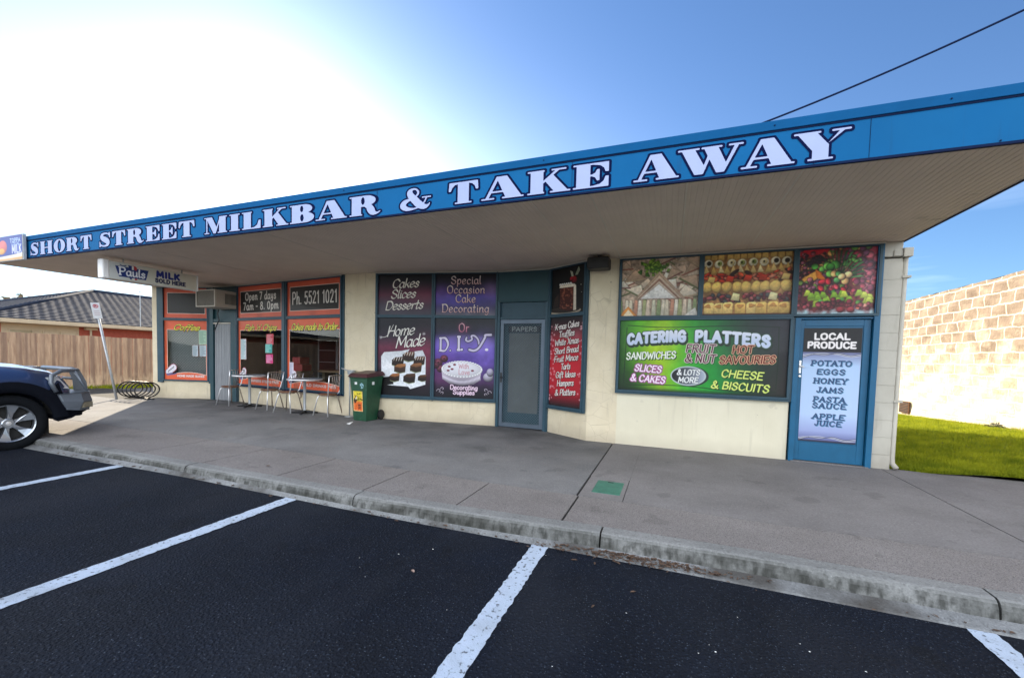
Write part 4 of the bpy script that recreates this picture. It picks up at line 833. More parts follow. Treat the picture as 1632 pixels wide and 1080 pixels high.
# ---- catering posters
def cv_sandwich(w, h):
    c = Cv(w, h, .0045, 'a8927e'); q = random.Random(3); c.noise(10, .5, 4)
    for i in range(44):
        x, y = q.uniform(-.05, 1.05)*w, q.uniform(.35, 1.05)*h; s = q.uniform(.10, .20); a = q.uniform(-.6, .6); k = q.choice(('d8c4ac', 'e0d0ba', 'c8ac94', 'e6dccc', 'b89a80'))
        pts = [(-s, -.25*s), (s, -.35*s), (.15*s, .7*s)]; c.poly([(x+u*math.cos(a)-v*math.sin(a), y+u*math.sin(a)+v*math.cos(a)) for u, v in pts], k, edge='4a3428', grad=.4)
        c.cover(sd_stroke(c.X, c.Y, [(x-s*math.cos(a), y-s*math.sin(a)-.2*s), (x+s*math.cos(a), y+s*math.sin(a)-.3*s)], [.009, .009]), q.choice(('6a3a34', '8a4a3c', '4a5a2a', 'b8a080')))
    for i in range(50): x, y = (.42+q.gauss(0, .09))*w, (.86+q.gauss(0, .06))*h; c.ell(x, y, q.uniform(.02, .045), q.uniform(.012, .03), q.choice(('4a7a1e', '6a9a2a', '86b03a', '2e5a18')), q.uniform(0, 3), edge='2a4a12', wob=.2)
    for s, k in ((.0, 'b89a80'), (.045, 'd0b8a0'), (.09, '9a6a58'), (.115, 'd8c6b2'), (.15, 'f2efea')):
        c.poly([(.18*w+s*.55, .30*h), (.50*w, .78*h-s*1.3), (.84*w-s*.9, .30*h)], k, edge='6a5040', grad=.15)
    for k in range(17):
        x = (.0+k/16.5)*w+q.uniform(-.02, .02); cc = ('8a9a6a', 'd8cdb8', 'd0c4ac', 'c08a70', 'e0d8c8', 'a8ac78', 'd8c4ae', 'c8c4ac')[k % 8]
        c.poly([(x-.03, 0), (x-.015, .29*h), (x+.03, .28*h), (x+.045, 0)], cc, edge='5a4838', grad=.3)
    c.poly([(.0, 0), (.02*w, .07*h), (.10*w, .17*h), (.22*w, 0)], 'd88a3a', edge='8a4a1a'); c.poly([(.03*w, 0), (.10*w, .12*h), (.18*w, 0)], 'ecd8b4'); c.poly([(.84*w, 0), (.97*w, .14*h), (1.02*w, 0)], 'ddd6ce')
    c.blur(2); c.noise(5, .14, 6); c.noise(24, .12, 8); c.glow(.75, .8, .3, .4, 'e8dcd0', .18); return c  # last glow paints a soft light reflection over the print
def cv_platter(w, h):
    c = Cv(w, h, .0045, '94683c'); q = random.Random(8); c.noise(9, .5, 2)
    def row(y, n, fn, j=.01):
        for k in range(n): fn((k+.5+q.uniform(-.15, .15))/n*w, y*h+q.uniform(-j, j), w/n)
    row(.97, 12, lambda x, y, s: c.poly([(x-.45*s, y-.05), (x-.4*s, y+.05), (x+.4*s, y+.05), (x+.45*s, y-.05)], 'd8b060', edge='7a5020', grad=.4))
    row(.86, 8, lambda x, y, s: (c.ell(x, y, .42*s, .06, 'e4dcc0', shade=.3, edge='7a6a40'), c.ell(x+.01, y+.005, .22*s, .034, q.choice(('8a9a4a', '2a2018', 'd8c890')), shade=.4), c.ell(x, y+.008, .09*s, .014, '1c1a16')))
    row(.75, 13, lambda x, y, s: c.poly([(x-.5*s, y-.05), (x-.1*s, y+.07), (x+.5*s, y-.045)], q.choice(('e0c07a', 'd0a858', 'ecd8a0')), edge='8a6428', grad=.4))
    for _ in range(60): c.ell(q.random()*w, (.62+q.gauss(0, .035))*h, q.uniform(.03, .07), q.uniform(.015, .03), q.choice(('b8301c', '8a1f18', 'c8502c', '2a1c18', 'b06a50')), q.uniform(-.9, .9), shade=.8, edge='3a0c08')
    row(.60, 5, lambda x, y, s: c.poly([(x-.06, y-.04), (x-.03, y+.05), (x+.06, y+.03), (x+.04, y-.05)], q.choice(('c83820', 'd8b868', 'b02c1a')), edge='501008', grad=.4))
    row(.46, 9, lambda x, y, s: c.ell(x, y, .56*s, .082, 'e2b85c', shade=.6, edge='7a4a18', wob=.05, seed=x*9), .006)
    for _ in range(64): c.ell(q.random()*w, (.29+q.gauss(0, .035))*h, q.uniform(.025, .055), q.uniform(.02, .035), q.choice(('6a1c24', '8a2c30', '4a1420', '3a3c3e', '98484a')), q.uniform(-.9, .9), shade=.9, edge='200a0c')
    for x in (.38, .80): c.poly([(x*w-.06, .25*h), (x*w-.03, .37*h), (x*w+.06, .34*h), (x*w+.05, .23*h)], 'e8dca0', edge='8a7a3a', grad=.5)
    row(.11, 8, lambda x, y, s: (c.poly([(x-.48*s, y-.085), (x-.50*s, y+.06), (x-.3*s, y+.085), (x+.3*s, y+.09), (x+.49*s, y+.07), (x+.47*s, y-.08)], q.choice(('ecc878', 'e4b860', 'f0d490')), edge='8a5a2c', grad=.45), c.ell(x+q.uniform(-.02, .02), y+.035, .30*s, .03, 'c88a44', shade=.2, wob=.2, seed=x*7)), .006)
    c.cover(c.Y-.02, '4a2418'); c.blur(2); c.noise(5, .15, 6); c.noise(22, .12, 8); c.glow(.8, .4, .35, .3, 'e8dcd0', .18); return c  # closing glow is light sheen painted onto the picture
def cv_fruit(w, h):
    c = Cv(w, h, .0045, '6a2a2c'); q = random.Random(11); c.noise(8, .6, 2)
    def bunch(n, x, y, sx, sy, cols, r0, r1, asp=1.):
        for _ in range(n):
            r = q.uniform(r0, r1); c.ell((x+q.gauss(0, sx))*w, (y+q.gauss(0, sy))*h, r, r*asp, q.choice(cols), q.uniform(0, 3), shade=1.0, edge='200c10')
    c.poly([(0, .86*h), (.45*w, .96*h), (.45*w, h), (0, h)], 'b82030', grad=.3); c.poly([(.62*w, .9*h), (w, .8*h), (w, h), (.6*w, h)], 'a01c34')
    bunch(170, .5, .6, .35, .25, ('a83040', '7a3a48', 'c8604a', '4a7a34', 'b88a4a', '5a3048', '8aa040', '3a2030', 'd08a78'), .022, .05); bunch(60, .12, .72, .1, .10, ('30141c', '8a4a58', 'c07a5a', '7a2424'), .016, .028); bunch(40, .22, .84, .08, .05, ('181820', '2a1a28'), .015, .024)
    bunch(40, .85, .78, .1, .1, ('a83048', '8a2438', 'c04a5c', '5a2a48'), .03, .055)
    for k in range(16): a = -.3+k*.22; c.poly([(.52*w, .52*h), ((.52+.28*math.cos(a+.06))*w, (.66+.30*math.sin(a+.06))*h), ((.52+.34*math.cos(a))*w, (.66+.34*math.sin(a))*h), ((.50+.2*math.cos(a-.1))*w, (.62+.2*math.sin(a-.1))*h)], q.choice(('2e6a3a', '3f8a48', '1e4a2c', '58a050')), edge='12301c')
    bunch(8, .38, .72, .05, .06, ('4a9a3a', '3a8030', '6ab04a'), .04, .06); bunch(6, .74, .83, .05, .03, ('5aa044', '3f8038'), .03, .05, .6)
    c.poly([(.02*w, .47*h), (.06*w, .56*h), (.24*w, .68*h), (.30*w, .60*h), (.18*w, .50*h)], 'e8a848', edge='a05a18', grad=.3); c.poly([(.22*w, .70*h), (.27*w, .66*h), (.36*w, .54*h), (.31*w, .50*h), (.24*w, .58*h)], 'e07a24', edge='9a4410')
    bunch(46, .22, .42, .14, .06, ('5a2434', '8a5068', '6a8a3a', 'b86a70'), .022, .036); bunch(26, .9, .45, .07, .1, ('b04050', '7a3048', 'c86878'), .025, .04)
    bunch(9, .52, .45, .1, .06, ('d03848', 'e04a5a', 'c02838'), .04, .055, .7); bunch(7, .60, .55, .1, .06, ('e8b070', 'f0c888', '58a058'), .035, .05)
    for _ in range(26): x, y = q.uniform(.02, .98)*w, (.24+q.gauss(0, .035))*h; c.poly([(x-.05, y-.04), (x-.02, y+.05), (x+.02, y+.04), (x+.05, y-.03)], q.choice(('a8c83a', 'c8d84a', '86b030', '58a04a')), edge='5a7a20', grad=.5)
    bunch(34, .4, .14, .28, .035, ('7a2a34', '5a1c28', '98404a'), .022, .036)
    c.mix(np.clip((.07-c.Y/h)*14+(vnoise(c.X.shape, 12, 4)-.5)*2, 0, 1), 'a8c4cc'); c.ell(.57*w, .06*h, .045, .04, '8a2c34', shade=1); c.ell(.70*w, .06*h, .045, .04, '8a3038', shade=1)
    c.blur(2); c.noise(5, .14, 6); c.glow(.9, .6, .2, .5, 'd8c8d0', .3); return c  # pale glow near the right edge paints in a reflection
def cv_catering(w, h):
    c = Cv(w, h, .005); n = vnoise(c.X.shape, 60, 5); t = c.X/w+.12*(n-.5)
    c.c = np.stack([np.interp(t, [0, .12, .28, .45, .62, .8, 1], [hexc(k)[i] for k in ('2f7a1a', '4cae1e', '98cc1c', '2fa82a', '148a34', '14502c', '20242a')]) for i in range(3)], -1)
    c.glow(.27, .55, .18, .4, 'c4e020', .8); c.glow(.5, .5, .16, .5, '1aa03a', .5); c.glow(.95, .95, .35, .5, '35323e', .85); c.glow(0, 0, .22, .45, '0e2412', .9); c.glow(1, 0, .2, .5, '2a2422', .9); c.glow(0, .5, .05, .6, '143818', .5); c.noise(14, .10, 7, 4)
    c.mix(np.clip((.05-c.Y/h)*14, 0, 1), '0c1a14')
    for P_ in (([.05*w, .93*h], [.3*w, .90*h], [.7*w, .92*h], [.95*w, .90*h]), ([.05*w, .07*h], [.4*w, .09*h], [.7*w, .05*h], [.95*w, .06*h]), ([.045*w, .9*h], [.04*w, .5*h], [.035*w, .1*h]), ([.945*w, .9*h], [.95*w, .5*h], [.945*w, .1*h])):
        Q = smooth_pts(P_, 6); c.mix(np.clip(.5-(sd_stroke(c.X, c.Y, Q, [.006]*len(Q)))/c.px, 0, 1)*.8, '0c2414')
    arc = lambda a, b: (a, b-.085*(a/1.05)**2)
    for t_, xx, L in (('CATERING', .235, .85), ('PLATTERS', .69, .98)):
        wp = (lambda a, b, X0=xx: (a, b-.075*(((X0-.45)*w+a)/1.05)**2))
        k = dict(fit=L, track=.30, warp=wp)
        c.text(t_, xx*w+.012, .715*h-.022, .145, '1c2c24', w=.043, **k); c.text(t_, xx*w, .715*h, .145, 'c8d4ee', w=.0245, out='2a4a34', ow=.013, fill2='e8ecfa', **k)
    mk = dict(slant=.12, nib=.35, track=.16)
    c.text('SANDWICHES', .205*w, .455*h, .105, 'f4f6ee', w=.009, out='3a6a20', ow=.003, shadow='24401a', so=(.012, -.012), rot=.05, fit=.74, **mk)
    for t_, y, f in (('FRUIT', .56, .40), ('& NUT', .425, .42)): c.text(t_, .51*w, y*h, .115, '4a1c2c', w=.0085, out='e4cccc', ow=.010, shadow='1c5a2a', so=(.012, -.012), rot=-.02, fit=f, **mk)
    for t_, y, f in (('HOT', .56, .27), ('SAVOURIES', .425, .72)): c.text(t_, (.78 if f > .5 else .755)*w, y*h, .105, '5a100a', w=.0085, out='e8b090', ow=.009, shadow='123a22', so=(.012, -.012), rot=.03, fit=f, **mk)
    for t_, y, f in (('SLICES', .27, .40), ('& CAKES', .125, .52)):
        c.text(t_, .19*w, y*h, .10, 'f8e8f6', w=.010, out='9a3c86', ow=.014, rot=-.06, fit=f, **mk)
    c.ell(.45*w+.02, .225*h, .26, .155, '26302e', shade=.0); c.ell(.445*w, .23*h, .255, .15, 'b8c4c8', shade=0); d = sd_ell(c.X, c.Y, .445*w, .23*h, .235, .132); m = np.clip(.5-d/c.px, 0, 1)
    gx = np.clip((c.X/w-.35)/.2, 0, 1)[..., None]; c.c = c.c*(1-m[..., None])+(hexc('16181a')*(1-gx)+hexc('aeb8cc')*gx)*m[..., None]
    c.text('& LOTS', .445*w, .245*h, .078, 'f0f2f2', w=.0085, fit=.32, out='202428', ow=.003, **mk); c.text('MORE', .445*w, .14*h, .078, 'f0f2f2', w=.0085, fit=.28, out='202428', ow=.003, **mk)
    for t_, x, y, f in (('CHEESE', .755, .225, .54), ('& BISCUITS', .745, .065, .76)): c.text(t_, x*w, y*h, .105, 'dce878', w=.0095, out='38641c', ow=.003, shadow='0c2414', so=(.01, -.01), rot=-.05, fit=f, **mk)
    return c
def cv_produce(w, h):
    c = Cv(w, h, .004); hb = h-.33
    t = c.Y/hb; c.c = np.stack([np.interp(t, [0, .03, .12, .3, .85, .97, 1.0], [hexc(k)[i] for k in ('50547c', '6a70a0', '9aa6d4', 'b4cbee', 'b2cdf0', '8890b8', '5a5e80')]) for i in range(3)], -1)
    c.mix((c.Y > hb-.004).astype(float), '17161c')
    for y0, s_ in ((hb-.05, 1), (.045, 1)):
        for k in range(4):
            Q = smooth_pts([(0, y0-.012*k), (.12, y0+.02-.004*k), (.25, y0+.03-.01*k), (w/2, y0+.02), (w-.25, y0+.01+.008*k), (w-.12, y0-.02+.008*k), (w, y0+.01*k)], 5); c.cover(sd_stroke(c.X, c.Y, Q, [.003]*len(Q)), ('e0e2ec', '22222e')[k % 2])
    c.mix((c.Y < .022).astype(float)*.7, '222230')
    kw = dict(w=.0125, track=.20); c.text('LOCAL', .49*w, h-.155, .078, 'f4eeee', fit=.40, **kw); c.text('PRODUCE', .49*w, h-.275, .078, 'f4eeee', fit=.55, **kw)
    for t_, y, f in (('POTATO', .865, .46), ('EGGS', .77, .32), ('HONEY', .67, .38), ('JAMS', .57, .30), ('PASTA', .465, .36), ('SAUCE', .395, .38), ('APPLE', .275, .36), ('JUICE', .20, .30)):
        c.text(t_, .50*w, y*hb-.02, .066, '28426c', w=.0072, serif=.12, nib=.3, track=.26, fit=f, shadow='4a80a4', so=(.009, -.009), slant=.08)
    return c
# ---- milk bar windows: black upper panes with orange borders, clear lower panes with painted borders
OR, ORL = 'c8502c', 'e8c0a8'
def cv_upper(w, h, lines, ref=0):
    c = Cv(w, h, .005, 'd2583a'); c.noise(60, .10, 4); b = .085
    c.mix((((c.X > b) & (c.X < w-b*.8) & (c.Y > b*1.3) & (c.Y < h-b*1.4))).astype(float), 'f0d8c8'); i = .010
    c.mix((((c.X > b+i) & (c.X < w-b*.8-i) & (c.Y > b*1.3+i) & (c.Y < h-b*1.4-i))).astype(float), '23201f')
    for t, y, s, f in lines: c.text(t, .51*w, y, s, 'd6d0c8', w=.0165, fit=f, track=.2)
    return c
def cv_lower(w, h, word, foot, f1, notes=(), fsize=.055):
    c = Cv(w, h, .005, 'e0603a'); c.noise(50, .10, 6); b = .07
    inn = (c.X > b) & (c.X < w-b*.6) & (c.Y < h-.235) & (c.Y > .19-.10*((c.X-w*.55)/(w*.5))**2)
    inn2 = (c.X > b+.012) & (c.X < w-b*.6-.012) & (c.Y < h-.247) & (c.Y > .203-.10*((c.X-w*.55)/(w*.5))**2)
    c.mix((inn & ~inn2).astype(float), 'f0dccc'); c.a = (~inn2).astype(float)
    c.text(word, .5*w, h-.245, .135, 'e8dc3c', w=.012, nib=.45, slant=.3, out='2a2a14', ow=.006, shadow='1c1c10', so=(.012, -.012), fit=f1, track=.04, alpha=True)
    c.text(foot, .60*w, .075, .05, 'ecdcd4', w=.007, out='b87a8a', ow=.003, fit=.62*w, track=.16)
    # little bread roll emblem in the corner
    d = sd_stroke(c.X, c.Y, [(.10, .20), (.24, .32)], [.075, .085]); c.cover(d-.012, '8a4a6a'); c.cover(d, 'e0dce4'); c.a = np.maximum(c.a, (d < .012)); c.cover(sd_stroke(c.X, c.Y, [(.08, .13), (.30, .17)], [.03, .03]), '6a5c8c')
    for k in range(4): c.cover(sd_stroke(c.X, c.Y, [(.09+.045*k, .19+.035*k), (.12+.045*k, .25+.035*k)], [.008]*2), '4a4a5a')
    for (x, y, ww, hh, col, kind) in notes:
        P_ = [(x, y), (x+ww, y+.004), (x+ww, y+hh), (x, y+hh-.004)]; m = sd_poly(c.X, c.Y, P_); c.cover(m, col); c.a = np.maximum(c.a, (m < 0)); q = random.Random(int(x*1000+y*77))
        for k in range(int(hh/.03)): c.cover(sd_stroke(c.X, c.Y, [(x+.02, y+hh-.03-.028*k), (x+ww*q.uniform(.5, .92), y+hh-.03-.028*k)], [.005]*2), kind)
    return c
Wd = {}
# shop with the cakes
z0, z1 = .69, 2.265; u0, u1 = 2.325, 3.135
S5 = ('P5', 'P6')
window(S5, .055, 1.205, u0, u1, cv_cakes(1.148, u1-u0-.002), label='window with the plum coloured cakes slices desserts poster'); window(S5, 1.28, 2.51, u0, u1, cv_special(1.228, u1-u0-.002), label='window with the purple special occasion cake poster')
window(S5, .055, 1.205, z0, z1, cv_home(1.148, z1-z0-.002), label='window with the home made brownie poster'); window(S5, 1.28, 2.51, z0, z1, cv_diy(1.228, z1-z0-.002), label='window with the purple cake decorating poster')
S7 = ('P7', 'P8'); window(S7, .085, .885, u0, u1, cv_cake_slice(.798, u1-u0-.002), label='window with the chocolate cake slice picture'); window(S7, .085, .885, .665, z1, cv_xmas(.798, z1-.665-.002), label='window with the red christmas cakes list')
S9 = ('P9', 'P12'); window(S9, .045, 1.185, 2.235, 3.13, cv_sandwich(1.138, .893), label='window with the sandwich picture'); window(S9, 1.255, 2.405, 2.235, 3.13, cv_platter(1.148, .893), label='window with the pastry platter picture'); window(S9, 2.475, 3.375, 2.235, 3.13, cv_fruit(.898, .893), label='window with the fruit and vegetable picture')
window(S9, .045, 2.405, 1.045, 2.165, cv_catering(2.358, 1.118), label='wide window with the green catering platters poster')
# milk bar half
S1 = ('P1', 'P2'); window(S1, .185, 1.40, 2.345, 3.13, cv_upper(1.213, .783, ()))
n1 = ((.78, .63, .16, .30, 'b4c4cc', '5a6a72'), (.98, .63, .19, .30, 'b8c8d0', '60707a'), (.96, .95, .22, .38, 'a8c8b0', '6a8a78'))
window(S1, .185, 1.40, .70, 2.275, cv_lower(1.213, 1.573, 'Coffee', 'HOME MADE SLICES', .72, n1))
S3 = ('P3', 'P4')
window(S3, .075, 1.90, 2.345, 3.13, cv_upper(1.823, .783, (('Open 7 days', .44, .17, 1.25), ('7am - 8. 0pm', .20, .17, 1.42))))
window(S3, 2.075, 3.90, 2.345, 3.13, cv_upper(1.823, .783, (('Ph. 5521 1021', .27, .26, 1.5),)))
n2 = ((.09, .62, .24, .52, 'd0dce0', '6aa0a4'), (1.18, 1.00, .28, .26, 'c83a4c', 'f0c8c8'), (1.13, .80, .28, .22, '38a8a0', 'c8f0e8'), (1.16, .55, .28, .22, 'd0307c', 'f8d0e4'))
window(S3, .075, 1.90, .675, 2.275, cv_lower(1.823, 1.598, "Fish 'n' Chips", 'BURGERS STEAKS FRIES', 1.3, n2))
n3 = ((.07, .30, .15, .30, 'd8d4e4', '8a88a8'),)
window(S3, 2.075, 3.90, .675, 2.275, cv_lower(1.823, 1.598, 'Cakes made to Order', 'COLD DRINKS PIES', 1.55, n3))
# security grille behind the coffee window
T, t, n_, A, L = segm(*S1); mb = MB(); mb.T = T
k = 0.; a0, a1, b0, b1 = .22, 1.38, .75, 2.2
for s_ in (1, -1):
    q = a0-(b1-b0)
    while q < a1+(b1-b0):
        # line x = q + s*(z-b0)
        lo, hi = b0, b1
        if s_ == 1: lo = max(b0, b0+a0-q); hi = min(b1, b0+a1-q)
        else: lo = max(b0, b0+q-a1); hi = min(b1, b0+q-a0)
        if hi > lo: mb.tube([(q+s_*(lo-b0), -.08+.004*s_, lo), (q+s_*(hi-b0), -.08+.004*s_, hi)], .0065, 4, caps=False)
        q += .075
part('security_grille', mb, M['galv'])
# blue posts and rails between the panes, sills
def trim(seg, boxes, m='blue', name='frame_post'):
    for b in boxes: mb = segMB(*seg); mb.box(*b); part(name, mb, M[m], bevel=.003)
trim(S1, [(0, .148, -.05, .05, .62, 3.17), (1.436, 1.49, -.05, .05, .62, 3.17)]); trim(S3, [(0, .038, -.05, .07, .16, 3.17), (1.937, 2.038, -.05, .075, .60, 3.17), (3.937, 3.985, -.05, .03, .60, 3.17)])
trim(S5, [(.0, .018, -.05, .05, .60, 3.17), (1.242, 1.243, -.05, .05, .6, 3.17)]); trim(S9, [(.0, .008, -.03, .05, .99, 3.17), (2.442, 2.535, -.03, .03, .985, 2.19)])
trim(S9, [(.0, 2.44, -.02, .075, .985, 1.008)], 'blue', 'window_sill'); trim(S5, [(0, 2.545, -.02, .075, .625, .652)], 'blue', 'window_sill'); trim(S3, [(.04, 3.98, -.02, .075, .612, .638)], 'navy', 'window_sill')
trim(S7, [(.0, .05, -.05, .05, .14, 3.17), (.922, .96, -.05, .05, .60, 3.17)]); trim(S7, [(.05, .922, -.02, .07, .60, .628)], 'blue', 'window_sill')
# ---- doors
def hole_mesh(mb, a0, a1, b0, b1, y, pitch=.05, w=.003):
    for s_ in (1, -1):
        q = a0-(b1-b0)
        while q < a1+(b1-b0):
            lo, hi = (max(b0, b0+a0-q), min(b1, b0+a1-q)) if s_ == 1 else (max(b0, b0+q-a1), min(b1, b0+q-a0))
            if hi > lo: mb.tube([(q+s_*(lo-b0), y+.003*s_, lo), (q+s_*(hi-b0), y+.003*s_, hi)], w, 4, caps=False)
            q += pitch
# entrance with strip curtain
S2 = ('P2', 'P3'); trim(S2, [(.0, .13, -.1, .05, .16, 3.17), (.80, .97, -.1, .05, .16, 3.17), (.13, .80, -.08, .04, 2.25, 2.33), (.13, .80, -.02, .0, 2.33, 3.17)], 'teal', 'door_frame')
d1 = MB(); d1.T = segm(*S2)[0]; n = 66; vs = []
for i in range(n): x = .14+.65*i/(n-1); yy = -.02+.030*math.sin(i*.95)+.012*math.sin(i*.37+1); vs += [(x, yy, .2+.012*math.sin(i*1.9)), (x, yy*.6, 2.21)]
d1.add(vs, [(2*i, 2*i+2, 2*i+3, 2*i+1) for i in range(n-1)]); cu = part('strip_curtain', d1, M['curtain'], smooth=True)
mb = segMB(*S2); mb.box(.135, .795, -.02, .05, 2.20, 2.235); mb.build('curtain_rail', M['cream'], cu)
# papers door: frame, transom panels, screen door
S6 = ('P6', 'P7')
trim(S6, [(.0, .055, -.06, .05, .15, 3.17), (.965, 1.02, -.06, .05, .15, 3.17), (.055, .965, -.05, .04, 2.25, 2.295)], 'blue', 'door_frame')
trim(S6, [(.055, .965, -.03, .0, 2.295, 2.575)], 'blue', 'transom_panel'); trim(S6, [(.0, 1.02, -.02, .052, 2.60, 3.16), (.0, 1.03, .0, .07, 2.575, 2.60)], 'teal', 'transom_board')
mb = segMB(*S6)
for b in ((.06, .13, -.01, .025, .17, 2.245), (.89, .96, -.01, .025, .17, 2.245), (.13, .89, -.01, .025, 2.165, 2.245), (.13, .89, -.01, .025, .17, .25)): mb.box(*b)
dr = part('screen_door', mb, M['screen_frame'], bevel=.004)
mb = segMB(*S6); hole_mesh(mb, .13, .89, .25, 2.165, .008, .052, .0032); mb.build('wire_mesh', M['screen_frame'], dr)
mb = segMB(*S6); mb.box(.10, .92, -.09, -.06, .16, 2.25); mb.build('inner_door', M['teal'], dr)
mb = segMB(*S6); mb.box(.22, .83, -.059, -.05, .45, 1.99); mb.build('blind', mat('grey_blind', (.115, .125, .115), .7), dr)
mb = segMB(*S6); mb.box(.20, .85, -.0595, -.055, 2.0, 2.13, 0); mb.build('name_board', M['dark'], dr)
cp = Cv(.6, .12, .004, '2c3030'); cp.text('PAPERS', .3, .025, .075, '9aa09a', w=.009, fit=.5, track=.2); T, t, n_, A, L = segm(*S6); cp.mesh('lettering', frame_of(T, t, n_, A, .225, 2.005, -.052), M['print'], dr)
mb = segMB(*S6); mb.tube([(.10, .025, 1.12), (.10, .065, 1.13), (.15, .07, 1.13)], .011, 8); mb.box(.08, .115, .024, .032, 1.03, 1.22); mb.build('handle', M['black'], dr)
# blue door with the produce poster
trim(S9, [(2.47, 2.535, -.04, .04, .14, 2.185), (3.362, 3.43, -.04, .05, .14, 3.17), (2.536, 3.361, -.04, .03, 2.165, 2.188)], 'bluedoor', 'door_frame')
mb = segMB(*S9); mb.box(2.54, 3.358, -.06, -.01, .155, 2.16); dr = part('blue_door', mb, M['bluedoor'], bevel=.004)
mb = segMB(*S9)
for b in ((2.541, 2.60, -.0095, .0, .16, 2.155), (3.275, 3.355, -.0095, .0, .16, 2.155), (2.60, 3.275, -.0095, .0, 2.07, 2.155), (2.60, 3.275, -.0095, .0, .16, .405)): mb.box(*b)
mb.build('door_stile', M['bluedoor'], dr, bevel=.003)
T, t, n_, A, L = segm(*S9); cv_produce(.672, 1.60).mesh('poster', frame_of(T, t, n_, A, 2.588, .44, .006), M['print'], dr)
mb = segMB(*S9); mb.box(2.55, 2.575, .0, .008, 1.40, 1.58); mb.tube([(2.562, .006, 1.5), (2.562, .05, 1.5), (2.60, .055, 1.49)], .010, 8); mb.lathe([(.016, 0), (.016, .02), (0, .02)], (2.562, .0, 1.36), 'y', 12); mb.build('handle', M['chrome'], dr)
mb = segMB(*S9); mb.box(2.50, 3.40, -.1, .06, .10, .152); part('door_step', mb, M['conc_b'])
# black floodlight box under the soffit
fl = thing('outdoor_speaker', 'small black box fixed under the canopy above the cake slice window', 'speaker', (-1.12, 6.75, SOF))
mb = MB(); mb.box(-1.30, -.955, 6.62, 6.88, 2.955, 3.135); mb.build('casing', M['black'], fl, bevel=.025, seg=3)
mb = MB(); mb.box(-1.28, -.975, 6.612, 6.619, 2.975, 3.115); mb.build('front_grille', M['blackmetal'], fl); mb = MB(); mb.box(-1.15, -1.10, 6.72, 6.78, 3.13, SOF-.001); mb.build('bracket', M['blackmetal'], fl)
# ------------------------------------------------------------------ inside the milk bar, seen through the glass
M['wood'] = mat('counter_wood', (.22, .15, .08), .5, vs=5, stretch=(1, 6, 6)); M['red'] = mat('red_card', (.45, .02, .03), .5); M['dkred'] = mat('dark_red_cloth', (.20, .015, .025), .8, var=.3, vs=10)
th = thing('shop_counter', 'timber topped counter standing inside behind the right milk bar window', 'counter', (-7.6, 8.6, .2)); mb = MB(); mb.box(-8.7, -6.9, 8.4, 8.95, 1.0, 1.06); mb.build('counter_top', M['wood'], th, bevel=.01); mb = MB()
for x in (-8.6, -7.8, -7.0): mb.box(x-.04, x+.04, 8.5, 8.85, .2, 1.0)
mb.build('leg', M['wood'], th)
th = thing('display_bench', 'low pale bench inside behind the open hours window', 'bench', (-8.9, 8.3, .2)); mb = MB(); mb.box(-9.6, -8.85, 8.0, 8.4, .93, 1.03); mb.build('bench_top', M['wood'], th); mb = MB()
for x in (-9.5, -8.95): mb.box(x-.03, x+.03, 8.05, 8.35, .2, .93)
mb.build('leg', M['wood'], th)
for k, (z, w_, lb) in enumerate(((1.03, .50, 'lower and wider red box on the bench inside the left milk bar window'), (1.21, .42, 'upper red box stacked on another red box inside the milk bar window'))):
    mb = MB(); mb.box(-9.15-(.25-w_/2)+.0, -9.15+w_-.2, 8.05, 8.35, z, z+.175); tag(mb.build('red_box', M['red'], bevel=.01), lb, 'box', 'red boxes on the bench')
mb = MB(); n = 14; vs = []
for i in range(n): x = -6.78+.34*i/(n-1); vs += [(x+.12, 7.55+.03*math.sin(i*1.7), 1.45+.02*i), (x+.06*0, 7.55+.05*math.sin(i*1.7), 2.25)]
mb.add(vs, [(2*i, 2*i+2, 2*i+3, 2*i+1) for i in range(n-1)]); tag(mb.build('red_curtain', M['dkred'], smooth=True), 'dark red cloth hanging inside the right edge of the phone number window', 'curtain')
th = thing('indoor_chair', 'peach backed chair inside the window beside the counter', 'chair', (-6.95, 8.0, .2)); mb = MB(); mb.box(-7.15, -6.8, 7.85, 8.2, .62, .66); mb.build('seat', M['orange'], th, bevel=.02)
mb = MB(); mb.box(-6.84, -6.80, 7.85, 8.2, .85, 1.2); mb.build('backrest', mat('peach_plastic', (.55, .25, .17), .4), th, bevel=.02)
for sx in (-7.12, -6.83):
    for sy in (7.88, 8.17): mb = MB(); mb.tube([(sx, sy, .2), (sx, sy, .62)], .012, 6); mb.build('leg', M['chrome'], th)
M['fridge'] = mat('fridge_white', (.35, .36, .37), .4, var=.05)
th = thing('drinks_fridge', 'pale upright drinks fridge against the back wall inside the milk bar', 'fridge', (-9.9, 10.2, .2)); mb = MB(); mb.box(-10.3, -9.5, 9.95, 10.5, .2, 2.15); mb.build('cabinet', M['fridge'], th, bevel=.01)
mb = MB(); mb.box(-10.22, -9.58, 9.93, 9.949, .45, 1.9); fd = mb.build('door', M['dark'], th)
q = random.Random(6)
for k in range(4): mb = MB(); mb.box(-10.2, -9.6, 9.915, 9.929, .50+.36*k, .52+.36*k); mb.build('shelf', M['fridge'], fd)
c = Cv(2.6, .55, .012, '3a3a3c')
for k in range(4): c.poly([(.04+.65*k, .04), (.63+.65*k, .04), (.63+.65*k, .51), (.04+.65*k, .51)], ('b8b4a0', '8a5a48', 'a8b0b0', 'b0a070')[k]); [c.cover(sd_stroke(c.X, c.Y, [(.09+.65*k, .42-.08*j), (.3+.65*k+.2*q.random(), .42-.08*j)], [.012]*2), '38302c') for j in range(5)]
